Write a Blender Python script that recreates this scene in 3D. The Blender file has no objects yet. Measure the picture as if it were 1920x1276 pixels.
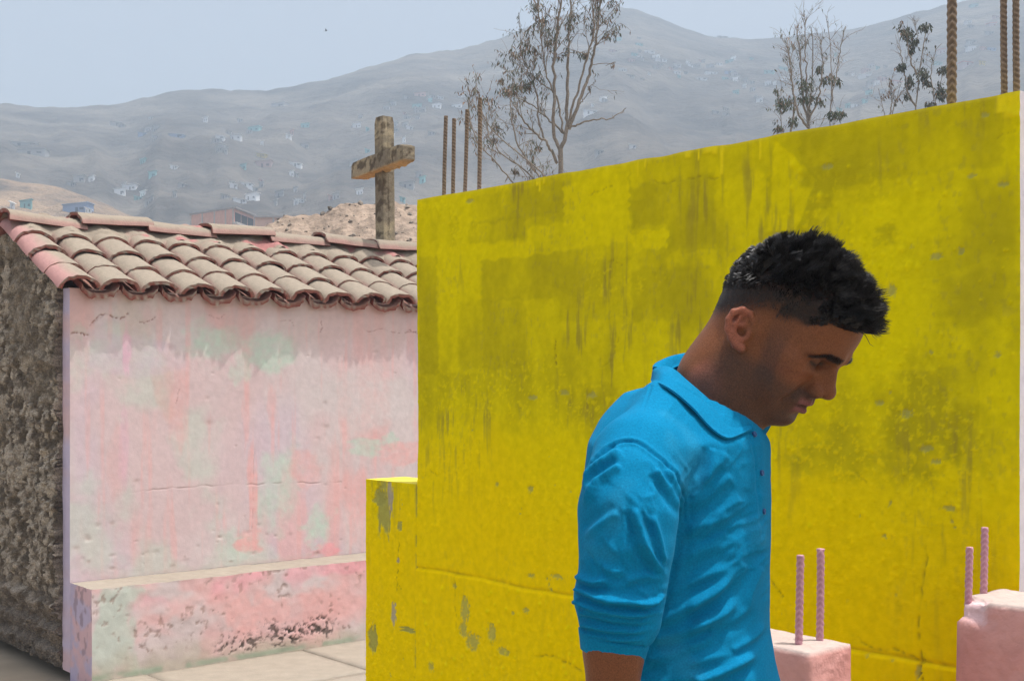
import bpy, bmesh, math, random
import numpy as np
from mathutils import Vector, Matrix

random.seed(7); np.random.seed(7)
scene = bpy.context.scene
COL = scene.collection

# ------------------------------------------------------------------ camera
F, CU, HV, CZ = 2400.0, 960.0, 715.0, 1.55      # focal length and horizon in photo pixels, eye height
cam_d = bpy.data.cameras.new('camera'); cam = bpy.data.objects.new('camera', cam_d); COL.objects.link(cam)
cam_d.sensor_width = 36; cam_d.lens = 45.0; cam_d.shift_y = (HV-638)/1920; cam_d.clip_start = .05; cam_d.clip_end = 4000
cam.location = (0, 0, CZ); cam.rotation_euler = (math.radians(90), 0, 0)
scene.camera = cam
# ------------------------------------------------------------------ sky, sun, exposure
SUN_EL = math.radians(76); sun_h = Vector((1.0, -.08, 0)).normalized()
w = bpy.data.worlds.new('World'); scene.world = w; w.use_nodes = True
nt = w.node_tree; nt.nodes.clear()
sky = nt.nodes.new('ShaderNodeTexSky'); sky.sky_type = 'NISHITA'; sky.sun_disc = False
sky.sun_elevation = SUN_EL; sky.sun_rotation = math.atan2(sun_h.x, sun_h.y)
sky.air_density = 1.0; sky.dust_density = 6.0; sky.ozone_density = 1.0
hs = nt.nodes.new('ShaderNodeHueSaturation'); hs.inputs['Saturation'].default_value = .5
bg = nt.nodes.new('ShaderNodeBackground'); bg.inputs['Strength'].default_value = .15
wo = nt.nodes.new('ShaderNodeOutputWorld')
nt.links.new(sky.outputs[0], hs.inputs['Color']); nt.links.new(hs.outputs[0], bg.inputs[0]); nt.links.new(bg.outputs[0], wo.inputs[0])
sd = bpy.data.lights.new('sun', 'SUN'); sd.energy = 3.3; sd.angle = math.radians(.7); sd.color = (1, .97, .93)
so = bpy.data.objects.new('sun', sd); COL.objects.link(so); so.location = (20, -15, 60)
tosun = Vector((sun_h.x*math.cos(SUN_EL), sun_h.y*math.cos(SUN_EL), math.sin(SUN_EL)))
so.rotation_euler = tosun.to_track_quat('Z', 'Y').to_euler()
vs = scene.view_settings; vs.view_transform = 'Standard'; vs.look = 'None'; vs.gamma = 1; vs.use_curve_mapping = False
vs.exposure = 0.72
scene.cycles.use_denoising = True
scene.cycles.volume_bounces = 4; scene.cycles.max_bounces = 8
scene.cycles.use_adaptive_sampling = False

# ------------------------------------------------------------------ helpers
def P(u, v, Y): return np.array(((u-CU)/F*Y, Y, CZ+(HV-v)/F*Y))
def sm(a, b, x):
    t = np.clip((x-a)/(b-a), 0, 1); return t*t*(3-2*t)
def _h(ix, iy, iz, s):
    n = (ix.astype(np.uint32)*np.uint32(374761393) + iy.astype(np.uint32)*np.uint32(668265263) + iz.astype(np.uint32)*np.uint32(2246822519) + np.uint32((s*3266489917) & 0xffffffff))
    n = (n ^ (n >> np.uint32(13)))*np.uint32(1274126177); n = n ^ (n >> np.uint32(16))
    return n.astype(np.float64)/4294967295.0
def vn(x, y, s=0):
    x = np.asarray(x, float); y = np.asarray(y, float); x, y = np.broadcast_arrays(x, y)
    ix = np.floor(x).astype(np.int64); iy = np.floor(y).astype(np.int64); fx = x-ix; fy = y-iy
    fx = fx*fx*(3-2*fx); fy = fy*fy*(3-2*fy); z = np.zeros_like(ix)
    a = _h(ix, iy, z, s); b = _h(ix+1, iy, z, s); c = _h(ix, iy+1, z, s); d = _h(ix+1, iy+1, z, s)
    return (a*(1-fx)+b*fx)*(1-fy)+(c*(1-fx)+d*fx)*fy
def fbm(x, y, o=4, s=0, g=.5):
    r = 0; a = 1; t = 0
    for i in range(o):
        r = r+a*vn(np.asarray(x)*2**i+17.3*i, np.asarray(y)*2**i+9.1*i, s+i); t += a; a *= g
    return r/t
def vn3(p, s=0):
    i = np.floor(p).astype(np.int64); f = p-i; f = f*f*(3-2*f); r = 0
    for dx in (0, 1):
        for dy in (0, 1):
            for dz in (0, 1):
                r = r+_h(i[:, 0]+dx, i[:, 1]+dy, i[:, 2]+dz, s)*(f[:, 0] if dx else 1-f[:, 0])*(f[:, 1] if dy else 1-f[:, 1])*(f[:, 2] if dz else 1-f[:, 2])
    return r
def fbm3(p, o=3, s=0, g=.5):
    r = 0; a = 1; t = 0
    for k in range(o): r = r+a*vn3(p*2**k+11.7*k, s+k); t += a; a *= g
    return r/t
def mixc(c0, c1, t):
    t = np.asarray(t)[..., None]; return np.asarray(c0)*(1-t)+np.asarray(c1)*t
def seg_d(X, Y, pts):
    """distance to a polyline, and how far along it"""
    xs = [p[0] for p in pts]; ys = [p[1] for p in pts]; M = (X > min(xs)-.05) & (X < max(xs)+.05) & (Y > min(ys)-.05) & (Y < max(ys)+.05)
    bo = np.full(X.shape, 9.); ao = np.zeros(X.shape); X, Y = X[M], Y[M]
    best = np.full(X.shape, 9e9); along = np.zeros(X.shape); L = 0
    for (x0, y0), (x1, y1) in zip(pts[:-1], pts[1:]):
        dx, dy = x1-x0, y1-y0; l2 = dx*dx+dy*dy+1e-12
        t = np.clip(((X-x0)*dx+(Y-y0)*dy)/l2, 0, 1)
        d = np.hypot(X-x0-t*dx, Y-y0-t*dy); m = d < best
        best = np.where(m, d, best); along = np.where(m, L+t*math.sqrt(l2), along); L += math.sqrt(l2)
    bo[M] = best; ao[M] = along/max(L, 1e-9); return bo, ao
def jag(pts, n, amp, rng):
    out = [pts[0]]
    for (x0, y0), (x1, y1) in zip(pts[:-1], pts[1:]):
        for i in range(1, n+1):
            t = i/n; k = 0 if (i == n) else 1
            out.append((x0+(x1-x0)*t+k*rng.uniform(-amp, amp), y0+(y1-y0)*t+k*rng.uniform(-amp, amp)))
    return out

def tag(o, label=None, cat=None, group=None, kind=None):
    if label: o['label'] = label
    if cat: o['category'] = cat
    if group: o['group'] = group
    if kind: o['kind'] = kind
    return o
def setpar(o, parent):
    if parent is not None:
        o.parent = parent
        o.matrix_parent_inverse = Matrix.Translation(-Vector(parent['_at'])) if '_at' in parent else Matrix()
    return o
EMP = []
def empty(name, loc, label=None, cat=None, group=None):
    o = bpy.data.objects.new(name, None); COL.objects.link(o); o.location = loc; o['_at'] = [float(c) for c in loc]; o.empty_display_size = .1
    EMP.append(o); return tag(o, label, cat, group)
def mk(name, V, faces, mat, parent=None, cols=None, smooth=True, loc=None):
    """faces: list of (n,k) index arrays; cols: (nv,3)"""
    V = np.asarray(V, float)
    if loc is not None: V = V-np.asarray(loc, float)
    me = bpy.data.meshes.new(name)
    faces = [np.asarray(f, np.int32) for f in faces if len(f)]
    nl = sum(f.size for f in faces); nf = sum(len(f) for f in faces)
    me.vertices.add(len(V)); me.vertices.foreach_set('co', V.astype(np.float32).ravel())
    me.loops.add(nl); me.loops.foreach_set('vertex_index', np.concatenate([f.ravel() for f in faces]))
    me.polygons.add(nf)
    tot = np.concatenate([np.full(len(f), f.shape[1], np.int32) for f in faces]); st = np.concatenate(([0], np.cumsum(tot)[:-1])).astype(np.int32)
    me.polygons.foreach_set('loop_start', st)
    try: me.polygons.foreach_set('loop_total', tot)
    except Exception: pass
    me.polygons.foreach_set('use_smooth', np.full(nf, smooth, bool))
    if cols is not None: setcol(me, cols)
    me.update(calc_edges=True); me.validate()
    if mat is not None: me.materials.append(mat)
    o = bpy.data.objects.new(name, me); COL.objects.link(o)
    if loc is not None: o.location = loc
    return setpar(o, parent)
def setcol(me, cols, name='Col'):
    a = me.attributes.new(name, 'FLOAT_COLOR', 'POINT')
    c = np.ones((len(cols), 4), np.float32); c[:, :3] = cols
    a.data.foreach_set('color', c.ravel())
def gridq(nx, nz, off=0, flip=False):
    i = np.arange((nz-1)*(nx-1)); r = i//(nx-1); c = i % (nx-1); a = r*nx+c+off
    q = np.stack([a, a+1, a+1+nx, a+nx], 1)
    return q[:, ::-1] if flip else q

def tube(pts, rads, nseg=6):
    pts = np.array(pts, float); n = len(pts); T = np.gradient(pts, axis=0); T /= np.linalg.norm(T, axis=1, keepdims=True)+1e-9
    x = np.cross(T, [.2, 1, .1]); x /= np.linalg.norm(x, axis=1, keepdims=True)+1e-9; y = np.cross(T, x)
    a = np.linspace(0, 2*np.pi, nseg, endpoint=False); r = np.asarray(rads)[:, None, None]
    V = pts[:, None]+r*(np.cos(a)[None, :, None]*x[:, None]+np.sin(a)[None, :, None]*y[:, None])
    i = np.arange(n-1)[:, None]*nseg; j = np.arange(nseg)[None]; k = (j+1) % nseg
    return V.reshape(-1, 3), np.stack([i+j, i+k, i+k+nseg, i+j+nseg], -1).reshape(-1, 4)
def smooth_path(pts, n):
    pts = np.array(pts, float); d = np.concatenate(([0], np.cumsum(np.linalg.norm(np.diff(pts, axis=0), axis=1)))); t = np.linspace(0, d[-1], n)
    out = np.stack([np.interp(t, d, pts[:, k]) for k in range(pts.shape[1])], 1)
    for _ in range(3): out[1:-1] = (out[:-2]+2*out[1:-1]+out[2:])/4
    return out
# ------------------------------------------------------------------ materials
def newmat(name):
    m = bpy.data.materials.new(name); m.use_nodes = True
    return m, m.node_tree, m.node_tree.nodes['Principled BSDF']
def N(nt, t, **k):
    n = nt.nodes.new(t)
    for a, b in k.items(): setattr(n, a, b)
    return n
def m_paint(name, var=.12, scale=90, bump=.25, bscale=220, rough=.85, dist=.004, spec=.25, base=None, sat=None):
    """colour from the 'Col' attribute (or one base colour), with fine mottling and fine relief"""
    m, nt, b = newmat(name); L = nt.links.new
    tc = N(nt, 'ShaderNodeTexCoord')
    n1 = N(nt, 'ShaderNodeTexNoise'); n1.inputs['Scale'].default_value = scale; n1.inputs['Detail'].default_value = 6
    L(tc.outputs['Object'], n1.inputs['Vector'])
    mr = N(nt, 'ShaderNodeMapRange'); mr.inputs[1].default_value = .25; mr.inputs[2].default_value = .75; mr.inputs[3].default_value = 1-var; mr.inputs[4].default_value = 1+var
    L(n1.outputs['Fac'], mr.inputs[0])
    mx = N(nt, 'ShaderNodeVectorMath', operation='SCALE')
    if base is None:
        at = N(nt, 'ShaderNodeAttribute'); at.attribute_name = 'Col'; L(at.outputs['Color'], mx.inputs[0])
    else: mx.inputs[0].default_value = base
    L(mr.outputs[0], mx.inputs['Scale']); L(mx.outputs[0], b.inputs['Base Color'])
    n2 = N(nt, 'ShaderNodeTexNoise'); n2.inputs['Scale'].default_value = bscale; n2.inputs['Detail'].default_value = 5; L(tc.outputs['Object'], n2.inputs['Vector'])
    bp = N(nt, 'ShaderNodeBump'); bp.inputs['Strength'].default_value = bump; bp.inputs['Distance'].default_value = dist
    L(n2.outputs['Fac'], bp.inputs['Height']); L(bp.outputs[0], b.inputs['Normal'])
    b.inputs['Roughness'].default_value = rough; b.inputs['Specular IOR Level'].default_value = spec
    return m
M_YEL = m_paint('yellow_paint', .09, 45, .30, 300, .95, .003, .0)
M_PINK = m_paint('pink_limewash', .05, 25, .14, 150, .92, .005, .15)
M_ADOBE = m_paint('adobe', .5, 150, 1.0, 130, .97, .02, .1)
M_TILE = m_paint('clay_tile', .10, 35, .45, 90, .95, .006, .12)
M_CONC = m_paint('weathered_concrete', .18, 60, .7, 120, .95, .008, .12)
M_RUST = m_paint('rusty_steel', .3, 160, .4, 500, .85, .001, .3)
M_PKBAR = m_paint('pink_painted_steel', .10, 160, .4, 500, .6, .001, .25)
M_PILL = m_paint('pink_pillar_paint', .07, 40, .6, 60, .9, .006, .1)
M_SLAB = m_paint('dusty_concrete', .10, 12, .3, 60, .95, .006, .12, base=(.285, .245, .195))
M_DUST = m_paint('dusty_ground', .18, 3, .4, 8, .98, .02, .1, base=(.30, .25, .19))
M_MOUND = m_paint('dirt', .45, 3.5, 1.0, 7, .98, .08, .1, base=(.27, .205, .155))
M_STONE = m_paint('stone', .3, 5, .5, 12, .95, .03, .1)
M_BARK = m_paint('bark', .3, 30, .5, 60, .9, .01, .2, base=(.22, .185, .148))
M_LEAF = m_paint('leaf', .3, 3, 0, 10, .6, .01, .3)
M_SHACK = m_paint('shack', .12, .6, 0, 10, .9, .01, .2)
M_BRICK = m_paint('far_brick', .12, 2, .2, 6, .95, .02, .1)
M_BIRD = m_paint('feather', .2, 8, 0, 10, .8, .01, .2, base=(.03, .03, .035))
def m_hill(name, c0, c1, c2, sx):
    m, nt, b = newmat(name); L = nt.links.new
    tc = N(nt, 'ShaderNodeTexCoord'); mp = N(nt, 'ShaderNodeMapping'); mp.inputs['Scale'].default_value = (.03*sx, .03*sx, .055*sx)
    L(tc.outputs['Object'], mp.inputs['Vector'])
    n = N(nt, 'ShaderNodeTexNoise'); n.inputs['Scale'].default_value = 1; n.inputs['Detail'].default_value = 9; n.inputs['Roughness'].default_value = .72; L(mp.outputs[0], n.inputs['Vector'])
    cr = N(nt, 'ShaderNodeValToRGB'); e = cr.color_ramp.elements
    e[0].position = .36; e[0].color = (*c0, 1); e[1].position = .66; e[1].color = (*c2, 1); k = cr.color_ramp.elements.new(.5); k.color = (*c1, 1)
    L(n.outputs['Fac'], cr.inputs[0]); L(cr.outputs[0], b.inputs['Base Color']); b.inputs['Roughness'].default_value = 1; b.inputs['Specular IOR Level'].default_value = .05
    n2 = N(nt, 'ShaderNodeTexNoise'); n2.inputs['Scale'].default_value = .35*sx; n2.inputs['Detail'].default_value = 7; L(tc.outputs['Object'], n2.inputs['Vector'])
    bp = N(nt, 'ShaderNodeBump'); bp.inputs['Strength'].default_value = .6; bp.inputs['Distance'].default_value = 2.0; L(n2.outputs['Fac'], bp.inputs['Height']); L(bp.outputs[0], b.inputs['Normal'])
    return m
M_HILL = m_hill('hill_rock', (.04, .036, .032), (.085, .075, .065), (.145, .127, .105), 1)
M_SPUR = m_hill('hill_sand', (.06, .052, .047), (.20, .145, .10), (.31, .215, .135), 3.0)

# ------------------------------------------------------------------ terrain
RU = [-900, -300, -100, 0, 60, 130, 220, 280, 340, 420, 500, 560, 640, 720, 780, 860, 930, 990, 1050, 1110, 1160, 1190, 1240, 1290, 1340, 1400, 1460, 1530, 1600, 1660, 1720, 1780, 1850, 1950, 2200, 2900]
RV = [150, 170, 185, 193, 201, 200, 197, 180, 168, 168, 170, 160, 140, 118, 100, 93, 75, 50, 30, 20, 12, 17, 35, 57, 70, 72, 70, 62, 55, 40, 22, 8, -8, -30, -80, -60]
Y0 = 105.0
def ridge_Y(u): return np.interp(u, [-900, 0, 700, 1180, 1500, 2000, 2900], [400, 420, 480, 560, 540, 500, 460])
def hill_z(u, Y):
    u = np.asarray(u, float); Y = np.asarray(Y, float)
    Yr = ridge_Y(u); hr = CZ+(HV-np.interp(u, RU, RV))/F*Yr
    t = (Y-Y0)/(Yr-Y0); tt = np.clip(t, 0, 1)
    X = (u-CU)/F*Y
    h = hr*tt**1.15 + ((fbm(X/38, Y/60, 4, 5)-.5)*14-np.abs(fbm(u/120+Y/300, Y/90, 4, 15)-.5)*12+1.5)*np.sin(np.pi*np.clip(tt, 0, 1))*.9 + (fbm(X/5, Y/5, 3, 8)-.5)*1.6*sm(0, .1, tt)
    return np.where(t > 1, h-(t-1)*hr*1.6, h)-1.2*(1-sm(0, .08, tt))
us = np.linspace(-900, 2900, 460); ts = np.linspace(0, 1.22, 150)
UU, TT = np.meshgrid(us, ts); YY = Y0+(ridge_Y(UU)-Y0)*TT
V = np.stack([(UU-CU)/F*YY, YY, hill_z(UU, YY)], -1).reshape(-1, 3)
tag(mk('hillside', V, [gridq(len(us), len(ts))], M_HILL), kind='structure')
# nearer sandy spur at the left
SU = [-900, -400, -100, 0, 100, 160, 210, 270, 330, 420, 520]; SV = [230, 280, 318, 330, 350, 365, 382, 412, 445, 500, 560]
def spur_z(u, t):
    Yr = 205.0; Y = 95+(Yr-95)*t; hr = CZ+(HV-np.interp(u, SU, SV))/F*Yr
    X = (u-CU)/F*Y
    return Y, np.where(t > 1, hr*(1-(t-1)*2), hr*np.clip(t, 0, 1)**1.1)+(fbm(X/9, Y/9, 4, 31)-.5)*4*sm(0, .15, t)*(1-.7*sm(.85, 1, t)) - 1.2*(1-sm(0, .1, t))
us = np.linspace(-900, 520, 260); ts = np.linspace(0, 1.35, 110); UU, TT = np.meshgrid(us, ts); YY, ZZ = spur_z(UU, TT)
V = np.stack([(UU-CU)/F*YY, YY, ZZ], -1).reshape(-1, 3)
tag(mk('sandy_hill', V, [gridq(len(us), len(ts))], M_SPUR), kind='structure')
# flat ground to the horizon
V = np.array([(-900, -80, -.06), (900, -80, -.06), (900, 1000, -.06), (-900, 1000, -.06)])
tag(mk('ground', V, [[[0, 1, 2, 3]]], M_DUST, smooth=False), kind='structure')
# heap of dirt behind the house
MU = [300, 420, 470, 520, 560, 610, 650, 700, 740, 790, 850, 930, 1050, 1200]; MV = [520, 445, 424, 409, 400, 392, 380, 376, 374, 370, 380, 420, 500, 640]
us = np.linspace(300, 1200, 330); ts = np.linspace(0, 1.5, 120); UU, TT = np.meshgrid(us, ts)
YY = 26+(36-26)*TT; hr = CZ+(HV-np.interp(UU, MU, MV))/F*36; XX = (UU-CU)/F*YY
ZZ = np.where(TT > 1, hr*(1-(TT-1)*1.4), hr*np.clip(TT, 0, 1)**.95)+(fbm(XX/.9, YY/.9, 5, 3)-.5)*.55*sm(0, .15, TT)+(vn(XX*6, YY*6, 4)-.5)*.09-.1
ridge_noise = 1
V = np.stack([XX, YY, ZZ], -1).reshape(-1, 3)
mound_o = tag(mk('dirt_mound', V, [gridq(len(us), len(ts))], M_MOUND), 'bare heap of dirt and rubble behind the tiled roof', 'dirt heap')
def rock(seed, n=7):
    rng = np.random.RandomState(seed); bm = bmesh.new(); bmesh.ops.create_icosphere(bm, subdivisions=1, radius=1)
    v = np.array([x.co[:] for x in bm.verts]); f = np.array([[x.index for x in p.verts] for p in bm.faces]); bm.free()
    v *= (1+rng.uniform(-.35, .35, (len(v), 1))); v *= np.array([1, rng.uniform(.5, 1), rng.uniform(.4, .8)])
    return v, f
RV_ = []; RF_ = []; RC_ = []; nv = 0; rng = np.random.RandomState(2)
for k in range(950):
    j = rng.randint(20, 81); i = rng.randint(60, 250); p = V[j*len(us)+i]
    v, f = rock(k); s = .018+.085*rng.rand()**4; a = rng.rand()*6.28; c, sn = math.cos(a), math.sin(a)
    v = v@np.array([[c, sn, 0], [-sn, c, 0], [0, 0, 1]])*s+p+np.array([0, 0, s*.2])
    RV_.append(v); RF_.append(f+nv); nv += len(v); g = rng.uniform(.10, .36); RC_.append(np.tile([g, g*.85, g*.7], (len(v), 1)))
tag(mk('rubble', np.concatenate(RV_), [np.concatenate(RF_)], M_STONE, mound_o, np.concatenate(RC_), smooth=False), kind='stuff')

# ------------------------------------------------------------------ house frame of reference
E1 = np.array([.763, .6465, 0]); E1 /= np.linalg.norm(E1); E2 = np.array([-E1[1], E1[0], 0]); EZ = np.array([0, 0, 1.])
CC = np.array([-2.357, 6.824, 0])                 # front left corner of the pink house
def H(s, d, z): return CC+E1*s+E2*d+EZ*z
def pink_at(u, v, d=0.0):
    """photo pixel -> (s, z) on the wall plane at depth d"""
    k = (u-CU)/F; b = CC+E2*d
    s = (k*b[1]-b[0])/(E1[0]-k*E1[1]); Y = b[1]+E1[1]*s
    return s, CZ+(HV-v)/F*Y
def slab_mesh(org, ex, ez, en, A, Zs, hf, cf, depth, side_cols, nd=6, bulge=None):
    """front sheet (A x Zs, relief hf along en) plus rough sides going back by depth. returns V, faces, C"""
    nx, nz = len(A), Zs.shape[0]
    fr = org+A[None, :, None]*ex+Zs[..., None]*ez+hf[..., None]*en
    V = [fr.reshape(-1, 3)]; C = [cf.reshape(-1, 3)]; Q = [gridq(nx, nz)]; off = nx*nz
    loops = {'top': (fr[-1], False), 'bottom': (fr[0], True), 'left': (fr[:, 0], False), 'right': (fr[:, -1], True)}
    for k, (ln, fl) in loops.items():
        n = len(ln); ds = np.linspace(0, 1, nd); base = ln-((ln-org)@en)[:, None]*en
        pts = np.stack([ln*(1-t)+(base-en*depth)*t for t in ds])
        if k == 'left': pts = pts[::-1]
        if k == 'bottom': pts = pts[::-1]; fl = False
        if k == 'right': fl = False
        V.append(pts.reshape(-1, 3)); Q.append(gridq(n, nd, off, fl)); off += n*nd
        c = side_cols.get(k, side_cols['top']); C.append(c(pts.reshape(-1, 3)) if callable(c) else np.tile(c, (n*nd, 1)))
    b = [fr[0, 0], fr[0, -1], fr[-1, -1], fr[-1, 0]]; b = [p-((p-org)@en)*en-en*depth for p in b]
    V.append(np.array(b)); C.append(np.tile(side_cols.get('back', [.4, .35, .3]), (4, 1))); Q.append(np.array([[off+3, off+2, off+1, off]]))
    return np.concatenate(V), Q, np.concatenate(C)
def blob(X, Z, x, z, rx, rz, seed, sc=1.0, edge=.25):
    out = np.zeros(X.shape); k = (np.abs(X-x) < 2.1*rx) & (np.abs(Z-z) < 2.1*rz); Xk, Zk = X[k], Z[k]
    d = np.sqrt(((Xk-x)/rx)**2+((Zk-z)/rz)**2)+(fbm(Xk/rx*1.7*sc+seed, Zk/rz*1.7*sc, 4, seed)-.5)*1.6
    out[k] = 1-sm(1-edge, 1+edge, d); return out
# ------------------------------------------------------------------ pink house
house = empty('pink_house', H(1.8, .85, 0), 'low pink plastered house with clay tile roof and built-in bench', 'house')
rng = np.random.RandomState(11)
LEN = 3.7
A = np.concatenate([np.linspace(0, 2.5, 520), np.linspace(2.52, LEN, 40)]); Zl = np.concatenate([np.linspace(0, .40, 10), np.linspace(.405, 2.05, 345)])
S, Z = np.meshgrid(A, Zl)
c_base = np.array([.64, .49, .48]); c_mint = np.array([.51, .60, .50]); c_coral = np.array([.75, .41, .38]); c_lav = np.array([.60, .475, .54]); c_pale = np.array([.63, .55, .53])
col = np.tile(c_base, S.shape+(1,))
col = mixc(col, c_pale, .75*sm(.46, .66, fbm(S*2.2, Z*1.6, 5, 1)))
col = mixc(col, c_lav, .6*sm(.48, .7, fbm(S*3, Z*.9, 4, 2))*(1-sm(.9, 2.6, S)*.5))
col = mixc(col, c_coral, .55*sm(.53, .75, fbm(S*6, Z*1.5, 5, 3)))
col = mixc(col, c_coral, .45*sm(.60, .76, fbm(S*22, Z*1.6, 4, 4)))
col = mixc(col, c_mint, .50*sm(.57, .72, fbm(S*2.6+3, Z*2.4, 5, 6)))
def px_patch(u0, v0, u1, v1, c, amt, seed, soft=.35, d=0.0):
    global col
    s0, z0 = pink_at((u0+u1)/2, v1, d); s1, z1 = pink_at((u0+u1)/2, v0, d); sa, _ = pink_at(u0, 0, d); sb, _ = pink_at(u1, 0, d)
    b = blob(S, Z, (sa+sb)/2, (z0+z1)/2, abs(sb-sa)/2, abs(z1-z0)/2, seed, .8, soft)
    q = amt*b*(.45+.75*fbm(S*30, Z*30, 3, seed+50)); col = mixc(col, c, np.clip(q, 0, 1))
for i, (a, b, c, d, cc, am) in enumerate([(350, 608, 440, 680, c_mint, .9), (468, 618, 545, 698, c_mint, .9), (435, 660, 470, 720, c_mint, .6), (482, 850, 560, 985, c_mint, .75), (570, 950, 625, 1020, c_mint, .9),
        (650, 825, 710, 855, c_mint, .8), (405, 1000, 480, 1068, c_mint, .55), (720, 810, 745, 842, c_mint, .8), (600, 700, 780, 800, c_pale, .8), (136, 610, 160, 640, c_mint, .5),
        (436, 995, 492, 1032, c_coral, .9), (715, 832, 785, 870, c_coral, .8), (640, 870, 690, 1010, c_coral, .75), (545, 840, 600, 905, c_coral, .6), (465, 820, 482, 1000, c_coral, .9), (455, 720, 470, 830, c_coral, .5),
        (320, 690, 350, 830, c_coral, .5), (290, 655, 330, 780, (.66, .42, .36), .5), (205, 800, 235, 930, c_coral, .35), (500, 720, 520, 800, c_coral, .5), (150, 620, 330, 700, c_lav, .5), (230, 610, 245, 700, (.74, .42, .52), .7), (225, 760, 240, 900, (.74, .42, .52), .4),
        (140, 1060, 680, 1092, (.60, .45, .40), .6), (520, 1040, 680, 1075, c_coral, .5), (590, 1020, 640, 1040, (.85, .3, .32), .6)]):
    px_patch(a, b, c, d, np.array(cc), am, 100+i)
# brownish dirt band under the eaves, with the eave shadow painted into its colour
dirt_shade = sm(1.72, 1.95, Z+(fbm(S*5, Z*5, 4, 9)-.5)*.3); col = mixc(col, (.52, .37, .32), .45*dirt_shade)
col *= (1+.10*(fbm(S*40, Z*40, 3, 12)-.5))[..., None]
hf = (fbm(S*1.5, Z*1.5, 3, 20)-.5)*.010+(fbm(S*9, Z*9, 4, 21)-.5)*.0022+(fbm(S*60, Z*60, 2, 22)-.5)*.0008
def crack(pix, wdt, dep, dark, d=0.0, n=5, amp=.006):
    global col, hf
    pts = jag([pink_at(u, v, d) for u, v in pix], n, amp, rng); ds, al = seg_d(S, Z, pts)
    wdt = wdt*.62; k = np.exp(-(ds/wdt)**2)*np.clip(1.7*vn(al*26, al*0, 5)-.25, 0, 1); hf = hf-dep*.6*k; col = mixc(col, (.30, .15, .12), np.clip(dark*k, 0, 1))
crack([(130, 625), (150, 623), (164, 628)], .007, .014, .9)
crack([(163, 616), (185, 592), (205, 588), (222, 600), (240, 588)], .006, .012, .9)
crack([(258, 602), (270, 606), (290, 595)], .005, .01, .8); crack([(200, 585), (182, 600), (170, 610)], .004, .006, .5)
crack([(215, 929), (260, 921), (330, 914), (420, 909), (520, 906), (640, 903)], .0045, .004, .35, n=8)
crack([(385, 590), (410, 598), (420, 590)], .004, .006, .5); crack([(520, 602), (545, 600), (550, 610)], .004, .006, .6); crack([(600, 598), (604, 614), (600, 622)], .005, .008, .8)
crack([(675, 610), (690, 622), (720, 616), (745, 625), (780, 622)], .004, .006, .6); crack([(765, 618), (782, 625)], .006, .01, .9)
crack([(337, 725), (333, 745), (330, 756)], .004, .004, .6); crack([(480, 820), (475, 860), (472, 990)], .004, .003, .2)
for k in range(60):
    u = rng.uniform(140, 780); v = rng.choice([rng.uniform(640, 1080), rng.uniform(980, 1075)]); s_, z_ = pink_at(u, v)
    r = rng.uniform(.004, .016); ds = np.hypot((S-s_)/rng.uniform(1, 2), Z-z_); q = np.exp(-(ds/r)**2); hf = hf-.0018*q; col = mixc(col, (.40, .26, .22), .5*q*rng.rand())
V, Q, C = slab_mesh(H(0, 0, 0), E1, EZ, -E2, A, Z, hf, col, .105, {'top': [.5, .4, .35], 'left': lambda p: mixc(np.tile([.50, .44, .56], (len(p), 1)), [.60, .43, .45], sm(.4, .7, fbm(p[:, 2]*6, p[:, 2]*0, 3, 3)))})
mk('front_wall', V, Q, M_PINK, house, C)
# bench along the foot of the wall
BD = .294; BH = .4775
A = np.linspace(0, LEN, 560); Zl = np.linspace(-.05, BH, 84); S, Z = np.meshgrid(A, Zl)
col = np.tile(np.array([.68, .44, .42]), S.shape+(1,))
col = mixc(col, c_pale*.95, .8*sm(.45, .6, fbm(S*2.5, Z*4, 4, 41))); col = mixc(col, c_coral, .6*sm(.52, .7, fbm(S*3, Z*3, 5, 42)))
col = mixc(col, c_mint*.9, .7*blob(S, Z, .12, .25, .14, .25, 43)); col = mixc(col, (.82, .36, .40), .6*sm(.3, .45, Z)*sm(.45, .6, fbm(S*4, Z*4, 3, 44)))
for a, b, c, d in [(425, 1120, 480, 1190), (550, 1100, 640, 1170), (470, 1110, 540, 1165)]: px_patch(a, b, c, d, c_coral, .8, a, d=-BD)
col = mixc(col, (.46, .40, .30), .75*(1-sm(.0, .16, Z+(fbm(S*7, Z*7, 4, 46)-.5)*.22)))
pit = sm(.62, .74, fbm(S*34, Z*34, 4, 47))*sm(.42, .62, fbm(S*3, Z*5, 3, 48)); col = mixc(col, (.30, .19, .15), .6*pit)
hf = (fbm(S*3, Z*3, 3, 49)-.5)*.014+(fbm(S*18, Z*18, 4, 50)-.5)*.005-.0018*pit
for u, v, r in [(505, 1178, .05), (530, 1192, .07), (548, 1186, .05), (570, 1178, .06), (600, 1170, .06), (606, 1186, .05), (600, 1160, .03), (540, 1196, .05), (440, 1204, .06), (470, 1205, .05), (430, 1212, .05)]:
    s_, z_ = pink_at(u, v, -BD); q = blob(S, Z, s_, z_, r*1.3, r*.8, int(u), 2.2, .5)*sm(.46, .62, fbm(S*60, Z*60, 3, 51)); col = mixc(col, (.075, .06, .05), np.clip(.8*q, 0, 1)); hf = hf-.0025*q
gl = np.exp(-((Z-.015)/.018)**2)*sm(.35, .6, fbm(S*9, Z*9, 3, 52)); col = mixc(col, (.30, .38, .27), .8*gl)
c_top = lambda p: mixc(np.tile([.27, .23, .185], (len(p), 1)), [.33, .285, .23], fbm(p[:, 0]*9, p[:, 1]*9, 3, 2))
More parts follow.
